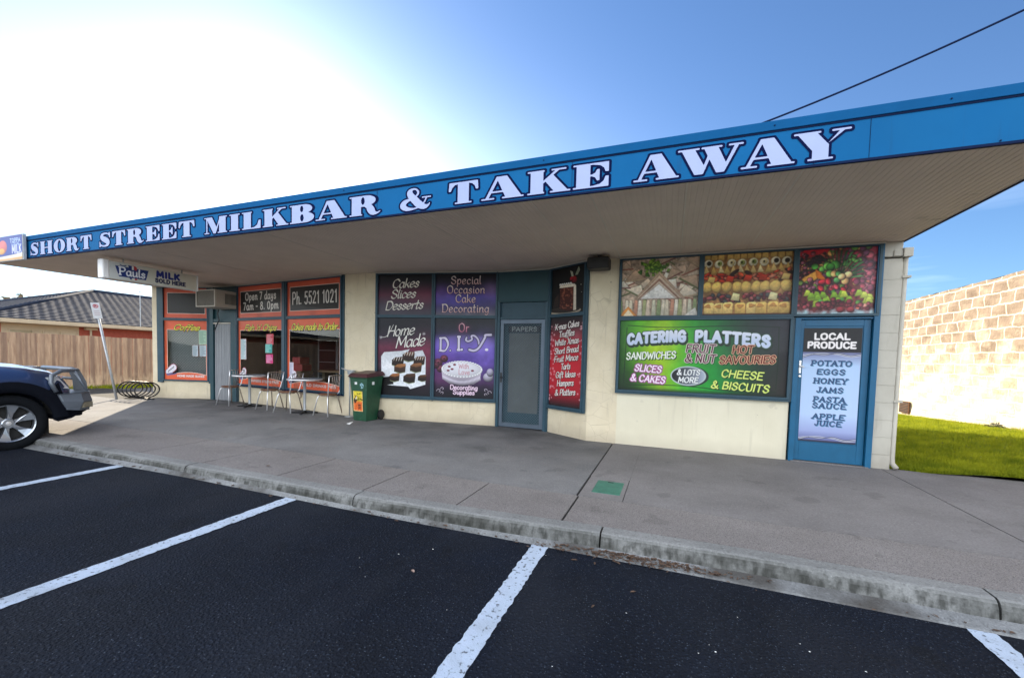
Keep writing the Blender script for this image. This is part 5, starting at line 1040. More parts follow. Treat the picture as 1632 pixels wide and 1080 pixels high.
mbd = thing('menu_board', 'row of pale menu panels high on the back wall inside the milk bar', 'menu board', (-7.6, 10.5, 2.1)); mb = MB(); mb.box(-8.95, -6.25, 10.52, 10.58, 2.05, 2.66); mb.build('backing', M['dark'], mbd); c.mesh('panel', ((1, 0, 0), (0, 0, 1), (-8.9, 10.515, 2.08), (0, -1, 0)), M['print'], mbd)
# ------------------------------------------------------------------ signs, air conditioner
ps = thing('hanging_sign', 'white lightbox milk sign with blue lettering hung under the canopy', 'sign', (-9.68, 5.26, SOF))
mb = MB(); mb.box(-9.76, -9.615, 4.47, 6.02, 2.775, 3.10); bx = mb.build('casing', M['signwhite'], ps, bevel=.018)
for q_ in ((-9.77, -9.605, 4.40, 4.505, 2.765, 3.115), (-9.77, -9.605, 5.995, 6.03, 2.77, 3.11)): mb = MB(); mb.box(*q_); mb.build('end_cap', M['white'], ps, bevel=.02)
for y in (4.75, 5.75): mb = MB(); mb.tube([(-9.69, y, 3.09), (-9.69, y, SOF-.001)], .012, 6); mb.build('hanger', M['galv'], ps)
c = Cv(1.47, .29, .004, 'ccccc0'); c.noise(40, .05, 3); c.grad([(0, 'c4c8c8'), (.4, 'cfcfc2'), (1, 'd4d0c0')], 'x')
bl = '1c3474'; c.poly([(.075, .235), (.60, .235), (.555, .045), (.13, .045)], bl)
Q = smooth_pts([(.15, .262), (.19, .245), (.24, .26)], 5); c.cover(sd_stroke(c.X, c.Y, Q, [.008]*len(Q)), bl); c.poly([(.27, .275), (.33, .275), (.33, .215), (.29, .215)], bl); c.poly([(.34, .28), (.38, .28), (.41, .25), (.41, .20), (.37, .20), (.36, .25)], 'b83c40'); c.poly([(.33, .27), (.36, .27), (.36, .20), (.33, .20)], 'e8e4da')
c.poly([(.29, .045), (.325, .045), (.325, .015), (.30, .02)], bl); c.poly([(.34, .045), (.37, .045), (.37, .015), (.34, .015)], 'e4e0d4'); c.poly([(.375, .045), (.41, .045), (.41, .02), (.375, .015)], 'b83c40')
c.text('Pauls', .338, .082, .135, 'e8ecf0', w=.012, nib=.35, serif=.09, fit=.40, track=.14)
c.text('MILK', .94, .155, .10, '1a2c80', w=.021, fit=.40, track=.30); c.text('SOLD HERE', .985, .045, .068, '1a2450', w=.0115, fit=.54, track=.26)
c.mesh('lettering', ((0, 1, 0), (0, 0, 1), (-9.6135, 4.513, 2.792), (1, 0, 0)), M['print'], ps)
es = thing('milk_sign', 'blue milk sign board fixed at the far left end of the fascia', 'sign', (-12.4, 4.13, 3.37)); mb = MB(); mb.box(-13.3, -11.51, 4.10, 4.15, 3.135, 3.62); mb.build('board', M['galv'], es, bevel=.005)
c = Cv(1.76, .46, .005); c.grad([(0, '2f4488'), (.5, '33479a'), (1, '3a4890')]); c.mix(np.clip((.075+.05*(c.X/1.76)**3-c.Y)*200, 0, 1), 'd8d0bc'); c.mix(np.clip((.028+.02*(c.X/1.76)**3-c.Y)*200, 0, 1), 'c89a60')
c.ell(1.02, .26, .17, .13, 'c46a6c', shade=.3); c.ell(.98, .18, .12, .06, 'd89a50', shade=.3); c.text('MILK', 1.55, .13, .145, 'c8ccf0', w=.013, fit=.34, track=.24); c.text('TOPPA', 1.50, .33, .07, 'a8c0dc', w=.008, fit=.38, track=.2); c.text('LOCAL', 1.52, .275, .05, 'a8c0dc', w=.005, fit=.3)
c.mesh('lettering', ((1, 0, 0), (0, 0, 1), (-13.285, 4.0965, 3.148), (0, -1, 0)), M['print'], es)
acu = thing('air_conditioner', 'boxy cream window air conditioner jutting out above the curtain door', 'air conditioner', (-10.8, 7.2, 2.57))
mb = MB(); mb.box(-11.12, -10.41, 6.93, 7.62, 2.575, 2.995); mb.build('casing', M['ac'], acu, bevel=.01)
mb = MB()
for k in range(18): mb.box(-11.075, -10.455, 6.918, 6.93, 2.605+.021*k, 2.614+.021*k)
for k in range(16): mb.box(-11.06+.04*k, -11.053+.04*k, 6.914, 6.922, 2.60, 2.97)
mb.build('grille', M['acgrille'], acu)
mb = MB()
for (a, b, c_, d) in ((-11.12, -10.41, 2.575, 2.602), (-11.12, -10.41, 2.97, 2.995), (-11.12, -11.085, 2.602, 2.97), (-10.445, -10.41, 2.602, 2.97)): mb.box(a, b, 6.905, 6.929, c_, d)
mb.build('front_frame', M['cream'], acu)
mb = MB()
for k in range(11): mb.box(-10.409, -10.404, 7.15+.03*k, 7.162+.03*k, 2.66, 2.92)
mb.build('side_louvre', M['dark'], acu)
mb = MB(); mb.tube([(-11.05, 7.43, 2.6), (-11.09, 7.42, 2.45), (-11.05, 7.43, 2.3), (-11.2, 7.40, 2.0)], .012, 6); mb.build('cable', M['black'], acu, smooth=True)
# ------------------------------------------------------------------ cafe tables and chairs
ZP = PZ(-9)
def make_table(x, y, lab):
    t = thing('cafe_table', lab, 'table', (x, y, ZP), 'outdoor cafe tables', abs_=False)
    mb = MB(); mb.lathe([(0, .725), (.34, .725), (.352, .732), (.352, .748), (.34, .755), (0, .755)], n=36); mb.build('tabletop', M['table'], t, smooth=False)
    mb = MB(); mb.lathe([(.345, .722), (.358, .728), (.358, .748), (.345, .757)], n=36); mb.build('edge_band', M['chrome'], t, smooth=True)
    mb = MB(); mb.lathe([(.035, .03), (.030, .06), (.030, .68), (.06, .724)], n=14); mb.build('column', M['galv'], t, smooth=True)
    mb = MB()
    for a in range(4):
        an = a*math.pi/2+.5; mb.tube([(0, 0, .045), (.27*math.cos(an), .27*math.sin(an), .02)], [.032, .018], 8)
    mb.build('base', M['blackmetal'], t, smooth=True); return t
t1 = make_table(-9.33, 6.98, 'grey round table on a chrome column nearer the curtain door')
copy_tree(t1, (-7.40, 6.80, PZ(-7.4)), 'grey round table on a chrome column nearer the green bin')
def make_chair(loc, lab, rz):
    t = thing('cafe_chair', lab, 'chair', loc, 'outdoor cafe chairs', abs_=False, rz=rz)
    mb = MB(); mb.lathe([(0, .435), (.165, .435), (.185, .442), (.188, .452), (.175, .462), (0, .460)], n=28); mb.build('seat', M['seat'], t, smooth=True)
    for sx, sy, m_ in ((-1, -1, 'chrome'), (-1, 1, 'rust'), (1, -1, 'chrome'), (1, 1, 'rust')):
        mb = MB(); mb.tube([(sx*.115, sy*.115, .435), (sx*.14, sy*.14, .38), (sx*.21, sy*.20, .0)], .0115, 8); mb.build('leg', M[m_], t, smooth=True)
    for sy in (-1, 1):
        mb = MB(); mb.tube([(.13, sy*.12, .44), (.165, sy*.15, .50), (.205, sy*.175, .68), (.235, sy*.185, .86)], .011, 8); mb.build('back_post', M['chrome'], t, smooth=True)
    mb = MB(); mb.tube([(.232, -.183, .845), (.252, -.1, .862), (.262, 0, .868), (.252, .1, .862), (.232, .183, .845)], .008, 8); mb.build('top_rail', M['rust'], t, smooth=True)
    for k in (-2, -1, 0, 1, 2):
        mb = MB(); mb.tube([(.168, k*.022, .463), (.205, k*.042, .66), (.257-.004*abs(k), k*.058, .86)], .0045, 6); mb.build('back_rod', M['rust'], t, smooth=True)
    mb = MB(); mb.tube([(.13*math.cos(a), .13*math.sin(a), .42) for a in np.linspace(0, 6.283, 25)[:-1]], .008, 6, closed=True); mb.build('seat_ring', M['rust'], t, smooth=True)
    return t
c1 = make_chair((-10.03, 7.0, ZP), 'chrome chair with round brown seat in front of the strip curtain', .05)
copy_tree(c1, (-8.60, 6.92, ZP), 'chrome chair with round brown seat right of the table near the curtain door', -.10)
copy_tree(c1, (-7.86, 6.78, ZP), 'chrome chair with round brown seat left of the table near the bin', .2)
copy_tree(c1, (-6.78, 6.83, PZ(-6.8)), 'chrome chair with round brown seat nearest to the green wheelie bin', -.04)
# ------------------------------------------------------------------ wheelie bin
bz = PZ(-5.7); bn = thing('wheelie_bin', 'green wheelie bin with maroon lid and orange sticker beside the cream pillar', 'bin', (-5.70, 6.75, bz), abs_=False, rz=-.06)
mb = MB()
def ring(w, y0, y1, z): return [(-w, y0, z), (w, y0, z), (w, y1, z), (-w, y1, z)]
rs = [ring(.175, -.215, .16, .0), ring(.185, -.225, .19, .10), ring(.235, -.27, .27, .84), ring(.25, -.285, .285, .845), ring(.25, -.285, .285, .885)]
mb.add(sum(rs, []), [(0, 3, 2, 1)]+[(4*i+j, 4*i+(j+1) % 4, 4*i+4+(j+1) % 4, 4*i+4+j) for i in range(4) for j in range(4)]); mb.build('body', M['bin'], bn, bevel=.018, seg=3)
mb = MB(); mb.add([(-.265, -.30, .885), (.265, -.30, .885), (.265, .31, .93), (-.265, .31, .93), (-.24, -.26, .935), (.24, -.26, .935), (.24, .27, .985), (-.24, .27, .985), (-.275, -.315, .865), (.275, -.315, .865), (.27, .31, .90), (-.27, .31, .90)], [(4, 5, 6, 7), (0, 1, 5, 4), (1, 2, 6, 5), (2, 3, 7, 6), (3, 0, 4, 7), (8, 9, 1, 0), (9, 10, 2, 1), (10, 11, 3, 2), (11, 8, 0, 3)]); mb.build('lid', M['lid'], bn, bevel=.012)
mb = MB(); mb.tube([(-.2, .30, .90), (-.2, .36, .93), (.2, .36, .93), (.2, .30, .90)], .014, 8); mb.build('handle', M['bin'], bn, smooth=True)
for s_ in (-1, 1):
    mb = MB(); mb.lathe([(0, -.028), (.075, -.028), (.10, -.02), (.10, .02), (.075, .028), (0, .028)], (s_*.235, .22, .10), 'x', 24); mb.build('wheel', M['black'], bn)
mb = MB(); mb.tube([(-.23, .22, .10), (.23, .22, .10)], .012, 8); mb.build('axle', M['blackmetal'], bn)
ORG[bn.name] = None; bn.scale = (.93, .82, 1.0)
c = Cv(.26, .40, .004); c.grad([(0, 'e0682c'), (.45, 'd86a2c'), (.55, 'c8b02c'), (1, 'd8c83a')]); c.mix(((c.X < .02) | (c.Y < .02) | ((c.X > .24))).astype(float)*.8, 'e8c890'); q = random.Random(2)
for _ in range(16): c.ell(q.uniform(.02, .13), q.uniform(.18, .30), q.uniform(.008, .03), q.uniform(.006, .02), q.choice(('2a2c20', '3a3a2a', 'e8e4e0', '6a3a20')), q.uniform(0, 3))
for k in range(3): c.cover(sd_stroke(c.X, c.Y, [(.14, .13-.035*k), (.20, .13-.035*k)], [.010]*2), '2a1a14')
c.cover(sd_stroke(c.X, c.Y, [(.12, .35), (.14, .345)], [.008]*2), '2a3018'); c.cover(sd_stroke(c.X, c.Y, [(.17, .35), (.2, .355)], [.008]*2), '2a3018'); c.cover(sd_stroke(c.X, c.Y, [(.155, .28), (.155, .22)], [.009]*2), '3a5a20'); c.cover(sd_stroke(c.X, c.Y, [(.19, .25), (.25, .235)], [.012]*2), '5a4a1c'); c.noise(6, .2, 3)
sl_ = (.27-.225)/.74
def binframe(x, z): v = Vector((0, -sl_, 1)).normalized(); return ((1, 0, 0), tuple(v), (x, -.2278-(z-.1)*sl_*1.0-.004, z), (0, -1, 0))
c.mesh('sticker', binframe(-.155, .19), M['print'], bn)
c = Cv(.12, .12, .004, '0e4a28'); d = np.hypot(c.X-.06, c.Y-.06); c.mix(((d < .055) & (vnoise(c.X.shape, 5, 3) > .45)).astype(float), '90b8c4'); c.a = (d < .058).astype(float); c.mesh('council_stamp', binframe(.03, .64), M['print'], bn)
mb = MB(); mb.box(-.10, -.04, -.2725, -.262, .72, .77); mb.build('tag', M['white'], bn)
mb = MB(); mb.box(.228, .2365, -.09, -.02, .72, .78); mb.build('tag', M['white'], bn)
# slim ashtray pole and tap by the pillar
ap = thing('ashtray_pole', 'thin grey pole with a small metal tray between the window and the green bin', 'ashtray', (-6.28, 6.88, PZ(-6)))
mb = MB(); mb.tube([(-6.26, 6.90, PZ(-6)), (-6.26, 6.90, 1.08)], .014, 8); mb.build('pole', M['galv'], ap, smooth=True)
mb = MB(); mb.lathe([(0, 0), (.075, 0), (.085, .09), (.07, .09), (.06, .02)], (-6.20, 6.88, 1.08), 'z', 16); mb.tube([(-6.48, 6.9, 1.20), (-6.35, 6.89, 1.17), (-6.20, 6.88, 1.13)], .012, 8); mb.build('tray', M['galv'], ap, smooth=False)
mb = MB(); mb.lathe([(0, .0), (.10, 0), (.10, .015), (.02, .03)], (-6.26, 6.90, PZ(-6)), 'z', 16); mb.build('base_plate', M['galv'], ap)
# ------------------------------------------------------------------ bicycle rack
br = thing('bicycle_rack', 'low black coiled bicycle rack at the left corner of the shop', 'bicycle rack', (-13.3, 6.7, PZ(-13)))
mb = MB(); pts = []
for k in range(0, 5*24+1): a = 2*math.pi*k/24-math.pi/2; x = -13.50+.18*k/24; pts.append((x, 6.68+.30*math.cos(a)*(1 if True else 0), PZ(-13)+.235+.205*math.sin(a)))
mb.tube(pts, .0165, 8); mb.build('coil', M['blackmetal'], br, smooth=True)
mb = MB(); mb.tube([(-13.62, 6.68, PZ(-13)+.018), (-12.45, 6.68, PZ(-13)+.018)], .018, 8)
for x in (-13.5, -12.6): mb.box(x-.07, x+.07, 6.60, 6.76, PZ(-13), PZ(-13)+.012)
mb.build('ground_rail', M['blackmetal'], br)
# ------------------------------------------------------------------ leaning parking sign
sg = thing('parking_sign', 'leaning galvanised pole with a small white parking sign in front of the fence', 'sign', (-13.27, 6.31, .17))
top = Vector((-14.12, 6.31, 2.66)); bot = Vector((-13.25, 6.31, .15)); mb = MB(); mb.tube([bot, top], .028, 10); mb.build('pole', M['galv'], sg, smooth=True)
ax = (top-bot).normalized(); side = ax.cross(Vector((0, 1, 0))).normalized(); fx = Vector((.94, -.34, 0)); e1 = (Vector((.34, .94, 0))); e1 = (e1-ax*e1.dot(ax)).normalized(); nn = e1.cross(ax)
o0 = top-ax*.44-e1*.10+nn*.032; mb = MB(); Q = [o0, o0+e1*.17, o0+e1*.17+ax*.44, o0+ax*.44]; mb.add(Q+[q-nn*.004 for q in Q], [(0, 1, 2, 3), (7, 6, 5, 4), (0, 4, 5, 1), (1, 5, 6, 2), (2, 6, 7, 3), (3, 7, 4, 0)]); pt_ = mb.build('plate', M['white'], sg)
c = Cv(.16, .43, .005, 'd8dade'); c.cover(np.abs(sd_ell(c.X, c.Y, .08, .34, .045, .045))-.008, 'b8404a'); c.text('P', .078, .31, .055, '902838', w=.007); c.cover(sd_stroke(c.X, c.Y, [(.05, .37), (.11, .31)], [.006]*2), 'b8404a')
for k in range(3): c.cover(sd_stroke(c.X, c.Y, [(.03, .20-.05*k), (.13, .20-.05*k)], [.005]*2), 'a06a72')
oo = o0+nn*.0025+e1*.005+ax*.005; c.mesh('face', (tuple(e1), tuple(ax), tuple(oo), tuple(nn)), M['print'], pt_)
# ------------------------------------------------------------------ timber fence
fn = thing('timber_fence', 'weathered brown paling fence left of the shop', 'fence', (-18, 8, .1))
mb = MB(); y = 1.0; k = 0; q = random.Random(4)
while y < 19:
    w_ = .145; off = .012*(k % 2); zt = 1.88-.006*(y-6)+q.uniform(-.012, .012); mb.box(-18-off-.012, -18+q.uniform(0, .006)-off, y+q.uniform(.0, .006), y+w_, .13+q.uniform(0, .02), zt); y += w_+.004; k += 1
mb.build('palings', M['fence'], fn)
mb = MB(); mb.box(-18.03, -17.975, 1, 19, .03, .14); mb.build('plinth_board', M['fence'], fn)
mb = MB()
for z in (.5, 1.6): mb.box(-18.11, -18.03, 1, 19, z, z+.07)
mb.build('rail', M['fence'], fn)
# ------------------------------------------------------------------ neighbouring house
hs = thing('neighbour_house', 'single storey brick house with dark tiled hip roof behind the paling fence', 'house', (-30, 15, 0))
def hip(mb, x0, x1, y0, y1, ze, zr, m=0, tile=.33):
    xm = (x0+x1)/2; dx = (x1-x0)/2; ra = Vector((xm, y0+dx, zr)); rb = Vector((xm, y1-dx, zr))
    A, B_, C_, D_ = Vector((x0, y0, ze)), Vector((x1, y0, ze)), Vector((x1, y1, ze)), Vector((x0, y1, ze))
    def slope(p0, p1, q1, q0):   # eave p0-p1, ridge q0-q1, built as stepped courses of tiles
        n = int((q0-p0).length/tile)+1; nrm = (p1-p0).cross(q0-p0).normalized(); nrm = nrm if nrm.z > 0 else -nrm
        for i in range(n):
            a, b = i/n, min(1, (i+1.06)/n); u0, u1 = p0.lerp(q0, a)+nrm*.045, p1.lerp(q1, a)+nrm*.045; v0, v1 = p0.lerp(q0, b)+nrm*.012, p1.lerp(q1, b)+nrm*.012
            L = (u1-u0).length; k = max(2, int(L/.15)); vs = []
            for j in range(k+1): w_ = .009*(1 if (j % 2) else -1)*(1 if i % 2 else -1); vs += [u0.lerp(u1, j/k)-nrm*.04+nrm*w_*.3, u0.lerp(u1, j/k)+nrm*w_, v0.lerp(v1, j/k)+nrm*w_*.6]
            mb.add(vs, [(3*j, 3*j+3, 3*j+4, 3*j+1) for j in range(k)]+[(3*j+1, 3*j+4, 3*j+5, 3*j+2) for j in range(k)], m)
    slope(A, B_, ra, ra); slope(B_, C_, rb, ra); slope(C_, D_, rb, rb); slope(D_, A, ra, rb)
    return A, B_, C_, D_, ra, rb
mb = MB(); A, B_, C_, D_, ra, rb = hip(mb, -36, -24, 7.3, 27, 2.55, 4.56); rf = mb.build('roof', M['tile'], hs)
mb = MB()
for a, b in ((A, ra), (B_, ra), (C_, rb), (D_, rb), (ra, rb)): mb.tube([a+Vector((0, 0, .05)), b+Vector((0, 0, .05))], .075, 8)
mb.build('ridge_cap', M['tile'], rf, smooth=True)
mb = MB(); hip(mb, -40, -25.5, -6, 8.5, 2.5, 3.45); mb.build('roof', M['tile'], hs)
mb = MB(); mb.box(-24.02, -23.9, 7.2, 27, 2.38, 2.54); mb.box(-25.52, -25.4, -6, 7.3, 2.36, 2.5); mb.box(-25.5, -24.0, 7.2, 7.3, 2.38, 2.54); mb.build('gutter', M['housecream'], hs, bevel=.02)
mb = MB(); mb.box(-25.5, -24.0, 7.3, 27, 2.375, 2.385); mb.build('eave_lining', M['housecream'], hs)
mb = MB(); mb.box(-35.5, -24.6, 10.4, 26.5, 0, 2.375); mb.box(-35.5, -24.6, 7.8, 8.1, 0, 2.375); mb.box(-39, -26.2, -5.5, 7.8, 0, 2.36); mb.build('wall', M['brickred'], hs)
mb = MB(); mb.box(-24.75, -24.58, 8.1, 10.4, 0, 2.374); mb.box(-24.58, -24.50, 9.05, 10.4, .9, 1.0); mb.build('wall_panel', M['housecream'], hs)
for y0_, y1_ in ((8.28, 8.98), (9.25, 9.72), (9.80, 10.3)):
    mb = MB()
    for a, b, c_, d in ((y0_, y1_, 2.12, 2.16), (y0_, y1_, 1.2, 1.25), (y0_, y0_+.04, 1.25, 2.12), (y1_-.04, y1_, 1.25, 2.12)): mb.box(-24.58, -24.54, a, b, c_, d)
    w_ = mb.build('window', M['housecream'], hs); mb = MB(); mb.quad((-24.56, y0_+.04, 1.25), (-24.56, y1_-.04, 1.25), (-24.56, y1_-.04, 2.12), (-24.56, y0_+.04, 2.12)); mb.build('pane', M['glass'] if y0_ < 9 else M['housecream'], w_)
mb = MB(); mb.tube([(-24.45, 10.75, 2.3), (-24.45, 10.75, 0)], .04, 8); mb.box(-24.55, -24.35, 10.55, 10.95, 2.26, 2.36); mb.build('downpipe', M['housecream'], hs)
an = thing('tv_antenna', 'thin television antenna mast rising in front of the dark tiled roof', 'antenna', (-23.95, 12.36, 2.4)); mb = MB(); mb.tube([(-23.93, 12.36, 2.4), (-23.93, 12.36, 4.25)], .018, 6); mb.build('mast', M['galv'], an)
mb = MB(); mb.tube([(-23.93, 12.16, 4.2), (-23.93, 12.56, 4.2)], .010, 6)
for k in range(4): mb.tube([(-24.1, 12.2+.1*k, 4.2), (-23.76, 12.2+.1*k, 4.2)], .006, 5)
mb.build('aerial', M['galv'], an)
# far tree behind the house roof
M['bark'] = mat('bark', (.08, .055, .04), .9, var=.3, vs=10); M['leaf'] = mat('dry_foliage', (.075, .05, .025), .8, base2=(.14, .10, .05), vs=.8)
def tree(x, y, h, r, lab, m='leaf', n=5200, fl=.55):
    t = thing('tree', lab, 'tree', (x, y, 0)); mb = MB(); mb.tube([(x, y, 0), (x+.1, y, h*.35), (x-.1, y+.1, h*.7)], [.22, .16, .08], 8)
    cl = []
    for k in range(16):
        a = random.uniform(0, 6.283); rr = r*random.uniform(.2, .8); cz = h*random.uniform(.45, .9); e_ = Vector((x+rr*math.cos(a), y+rr*math.sin(a), cz)); cl.append((e_, r*random.uniform(.28, .5))); mb.tube([(x, y, h*random.uniform(.25, .5)), (Vector((x, y, cz*.8))+e_)/2, e_], [.08, .05, .02], 5)
    mb.build('trunk', M['bark'], t); V = []; F = []
    for k in range(n):
        c_, cr_ = random.choice(cl); d = Vector((random.gauss(0, 1), random.gauss(0, 1), random.gauss(0, 1)*fl)).normalized()*cr_*random.random()**.4; p = c_+d; u = Vector((random.uniform(-1, 1), random.uniform(-1, 1), random.uniform(-1, 1))).normalized(); v = u.orthogonal().normalized(); s_ = random.uniform(.16, .34)
        b = len(V); V += [p-u*s_, p+v*s_*.5, p+u*s_, p-v*s_*.5]; F.append((b, b+1, b+2, b+3))
    mb = MB(); mb.v = [tuple(q) for q in V]; mb.f = F; mb.mi = [0]*len(F); mb.build('crown', M[m], t); return t
tree(-62, 21.5, 5.5, 4.2, 'brown leafed tree crown showing above the low roof at the far left')
# ------------------------------------------------------------------ limestone wall on the right
lw = thing('limestone_wall', 'tall pale limestone block wall along the right side of the lawn', 'wall', (7, 12, 0))
mb = MB(); ny, nz = 110, 24
P_ = [[(7.0+.02*math.sin(j*1.7+i*.9)+random.uniform(-.006, .006), 4+18.5*i/ny, -.15+3.80*j/nz+(random.uniform(-.012, .012) if j == nz else 0)) for i in range(ny+1)] for j in range(nz+1)]
mb.add([p for r_ in P_ for p in r_], [(j*(ny+1)+i, (j+1)*(ny+1)+i, (j+1)*(ny+1)+i+1, j*(ny+1)+i+1) for j in range(nz) for i in range(ny)])
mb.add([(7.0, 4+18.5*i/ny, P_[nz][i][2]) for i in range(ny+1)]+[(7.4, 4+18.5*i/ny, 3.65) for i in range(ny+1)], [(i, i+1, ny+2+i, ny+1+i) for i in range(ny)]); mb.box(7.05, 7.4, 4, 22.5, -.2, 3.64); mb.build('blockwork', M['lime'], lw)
mb = MB(); mb.box(6.945, 6.975, 16.33, 16.9, .09, .46)
vt = mb.build('air_vent', mat('rusty_vent', (.13, .06, .03), .85, var=.3, vs=9), lw); mb = MB()
for k in range(7): mb.box(6.935, 6.946, 16.36, 16.87, .12+.048*k, .145+.048*k)
mb.build('louvre', M['dark'], vt)
mb = MB(); 
for k in range(60):
    y = 7.2+k*.24; x = 6.93+random.uniform(-.10, .03); z = lz(x, y); mb.quad((x-.12, y-.13, z+.012), (x+.1, y-.13, z+.03), (x+.1, y+.13, z+.03), (x-.12, y+.13, z+.012))
structure(mb, 'bare_soil', M['dirt'])
wt = thing('weed_clump', 'low dark weedy shrub at the foot of the limestone wall', 'shrub', (6.8, 12.3, .2)); mb = MB()
for k in range(420):
    a = random.uniform(0, 6.28); r_ = .22*random.random()**.5; p = Vector((6.78+r_*math.cos(a)*.7, 12.3+r_*math.sin(a)*1.2, .2+random.uniform(0, .20)*(1-r_/.26))); u = Vector((random.uniform(-1, 1), random.uniform(-1, 1), random.uniform(0, 1))).normalized()*.05; v = u.orthogonal().normalized()*.012; mb.quad(p-v, p+v, p+u+v*.3, p+u-v*.3)
mb.build('leaves', mat('weed_leaf', (.05, .07, .03), .8, base2=(.12, .11, .06), vs=9), wt); mb = MB(); mb.tube([(6.8, 12.3, .16), (6.8, 12.3, .3)], .02, 5); mb.build('stem', M['bark'], wt)
# ------------------------------------------------------------------ overhead cable
mb = MB(); a, b = Vector((-.1, 12.0, 6.98)), Vector((8.5, 12.0, 9.72)); pts = [a.lerp(b, t)-Vector((0, 0, .22*4*t*(1-t))) for t in np.linspace(0, 1, 24)]; mb.tube(pts, .022, 6)
tag(mb.build('overhead_cable', M['navy'], smooth=True), 'single dark overhead cable crossing the sky at the upper right', 'cable')
# ------------------------------------------------------------------ litter and leaves
M['deadleaf'] = mat('dead_leaf', (.045, .026, .018), .9, base2=(.12, .075, .05), vs=30)
def leafmesh(mb, x, y, z, s, a, curl=.3):
    c_, s_ = math.cos(a), math.sin(a); pts = []
    for u, v in ((-1, 0), (-.5, -.38), (.2, -.42), (1, 0), (.3, .4), (-.45, .36)): pts.append((x+s*(u*c_-v*s_), y+s*(u*s_+v*c_), z+s*curl*(abs(v)*1.2+(.3 if u > .5 else 0))+.002))
    pts.append((x, y, z+.002)); mb.add(pts, [(i, (i+1) % 6, 6) for i in range(6)])
mb = MB(); q = random.Random(9)
for k in range(1150):
    r_ = q.random()
    x = q.gauss(-.15, .36) if r_ < .55 else q.gauss(2.35, .35) if r_ < .75 else q.uniform(-7.5, 3.4) if r_ < .93 else q.gauss(-6.6, .4)
    w_ = .05 if r_ < .55 else .035; y = KF(x)-.035-abs(q.gauss(0, w_)); leafmesh(mb, x, y, gr(x)+.006+q.uniform(0, .022 if r_ < .55 else .008), q.uniform(.006, .026), q.uniform(0, 6.28), q.uniform(.1, .8))
tag(mb.build('gutter_leaves', M['deadleaf']), 'brown leaf litter and twigs gathered in the gutter below the kerb', 'leaf litter', kind='stuff')
def at0(u, v, z=0.0):  # ground point under a photograph pixel (for laying out the litter)
    d = r2*((u-816)/660.65)+u2*(-(v-600.4)/660.65)+f_; s_ = (z-CZ)/d.z; return d.x*s_, d.y*s_
for (u, v, s_, a, lb) in ((658, 911, .028, -.7, 'pale curled leaf on the asphalt left of the middle bay line'), (915, 893, .026, .2, 'brown curled leaf on the asphalt just right of the middle bay line'), (1009, 944, .022, .5, 'small reddish leaf on dark asphalt below the white paper scrap'), (945, 967, .018, 1.2, 'tiny brown leaf right of the middle bay line nearest its broad end'), (427, 743, .035, .2, 'dark leaf lying on the footpath band behind the kerb')):
    z_ = PZ(-5) if v < 750 else 0; x, y = at0(u, v, z_); m_ = MB(); leafmesh(m_, x, y, z_+.003, s_, a, .5); tag(m_.build('fallen_leaf', M['deadleaf'] if u != 658 else mat('pale_leaf', (.34, .24, .2), .8)), lb, 'leaf', 'leaves lying loose on the ground')
x, y = at0(1080, 893, .01); mb = MB(); mb.add([(x-.09, y+.035, .03), (x-.02, y+.02, .022), (x+.09, y-.02, .012), (x+.11, y-.05, .012), (x+.02, y-.035, .025), (x-.08, y+.01, .035)], [(0, 5, 4, 1), (1, 4, 3, 2)]); tag(mb.build('paper_scrap', M['white']), 'crumpled white paper scrap lying in the gutter by the kerb joint', 'litter')
x, y = at0(556, 676, PZ(-6)); mb = MB(); mb.add([(x-.06, y, PZ(-6)+.01), (x+.04, y-.03, PZ(-6)+.004), (x+.06, y+.05, PZ(-6)+.05), (x-.02, y+.06, PZ(-6)+.03)], [(0, 1, 2, 3)]); tag(mb.build('paper_scrap', M['white']), 'crumpled white paper at the foot of the green bin', 'litter')
mb = MB(); q = random.Random(12)
for (u, v) in ((581, 868), (608, 868), (573, 890), (542, 901), (573, 905), (582, 920), (541, 904), (635, 884), (454, 885), (490, 806), (383, 786), (279, 787), (203, 808), (335, 870), (96, 924), (60, 992), (120, 1026), (98, 986), (186, 894), (218, 1069), (353, 995), (505, 888), (712, 973), (998, 978), (870, 886), (1113, 1042), (880, 1063), (1130, 1029), (1140, 1040), (1380, 1072), (1275, 1027), (1446, 1072), (280, 912), (690, 876), (80, 923), (1175, 985), (1290, 1040)):
    x, y = at0(u, v); s_ = q.uniform(.002, .0055)*(1.3 if v < 900 else 1); a = q.uniform(0, 6); mb.add([(x+s_*q.uniform(.6, 1.5)*math.cos(a+k*1.57), y+s_*q.uniform(.4, 1.1)*math.sin(a+k*1.57), .006+q.uniform(0, .004)) for k in range(4)]+[(x, y, .006+s_*.7)], [(0, 1, 4), (1, 2, 4), (2, 3, 4), (3, 0, 4)])
tag(mb.build('grit', M['paper']), 'scattered white grit and tiny scraps on the dark asphalt', 'grit', kind='stuff')
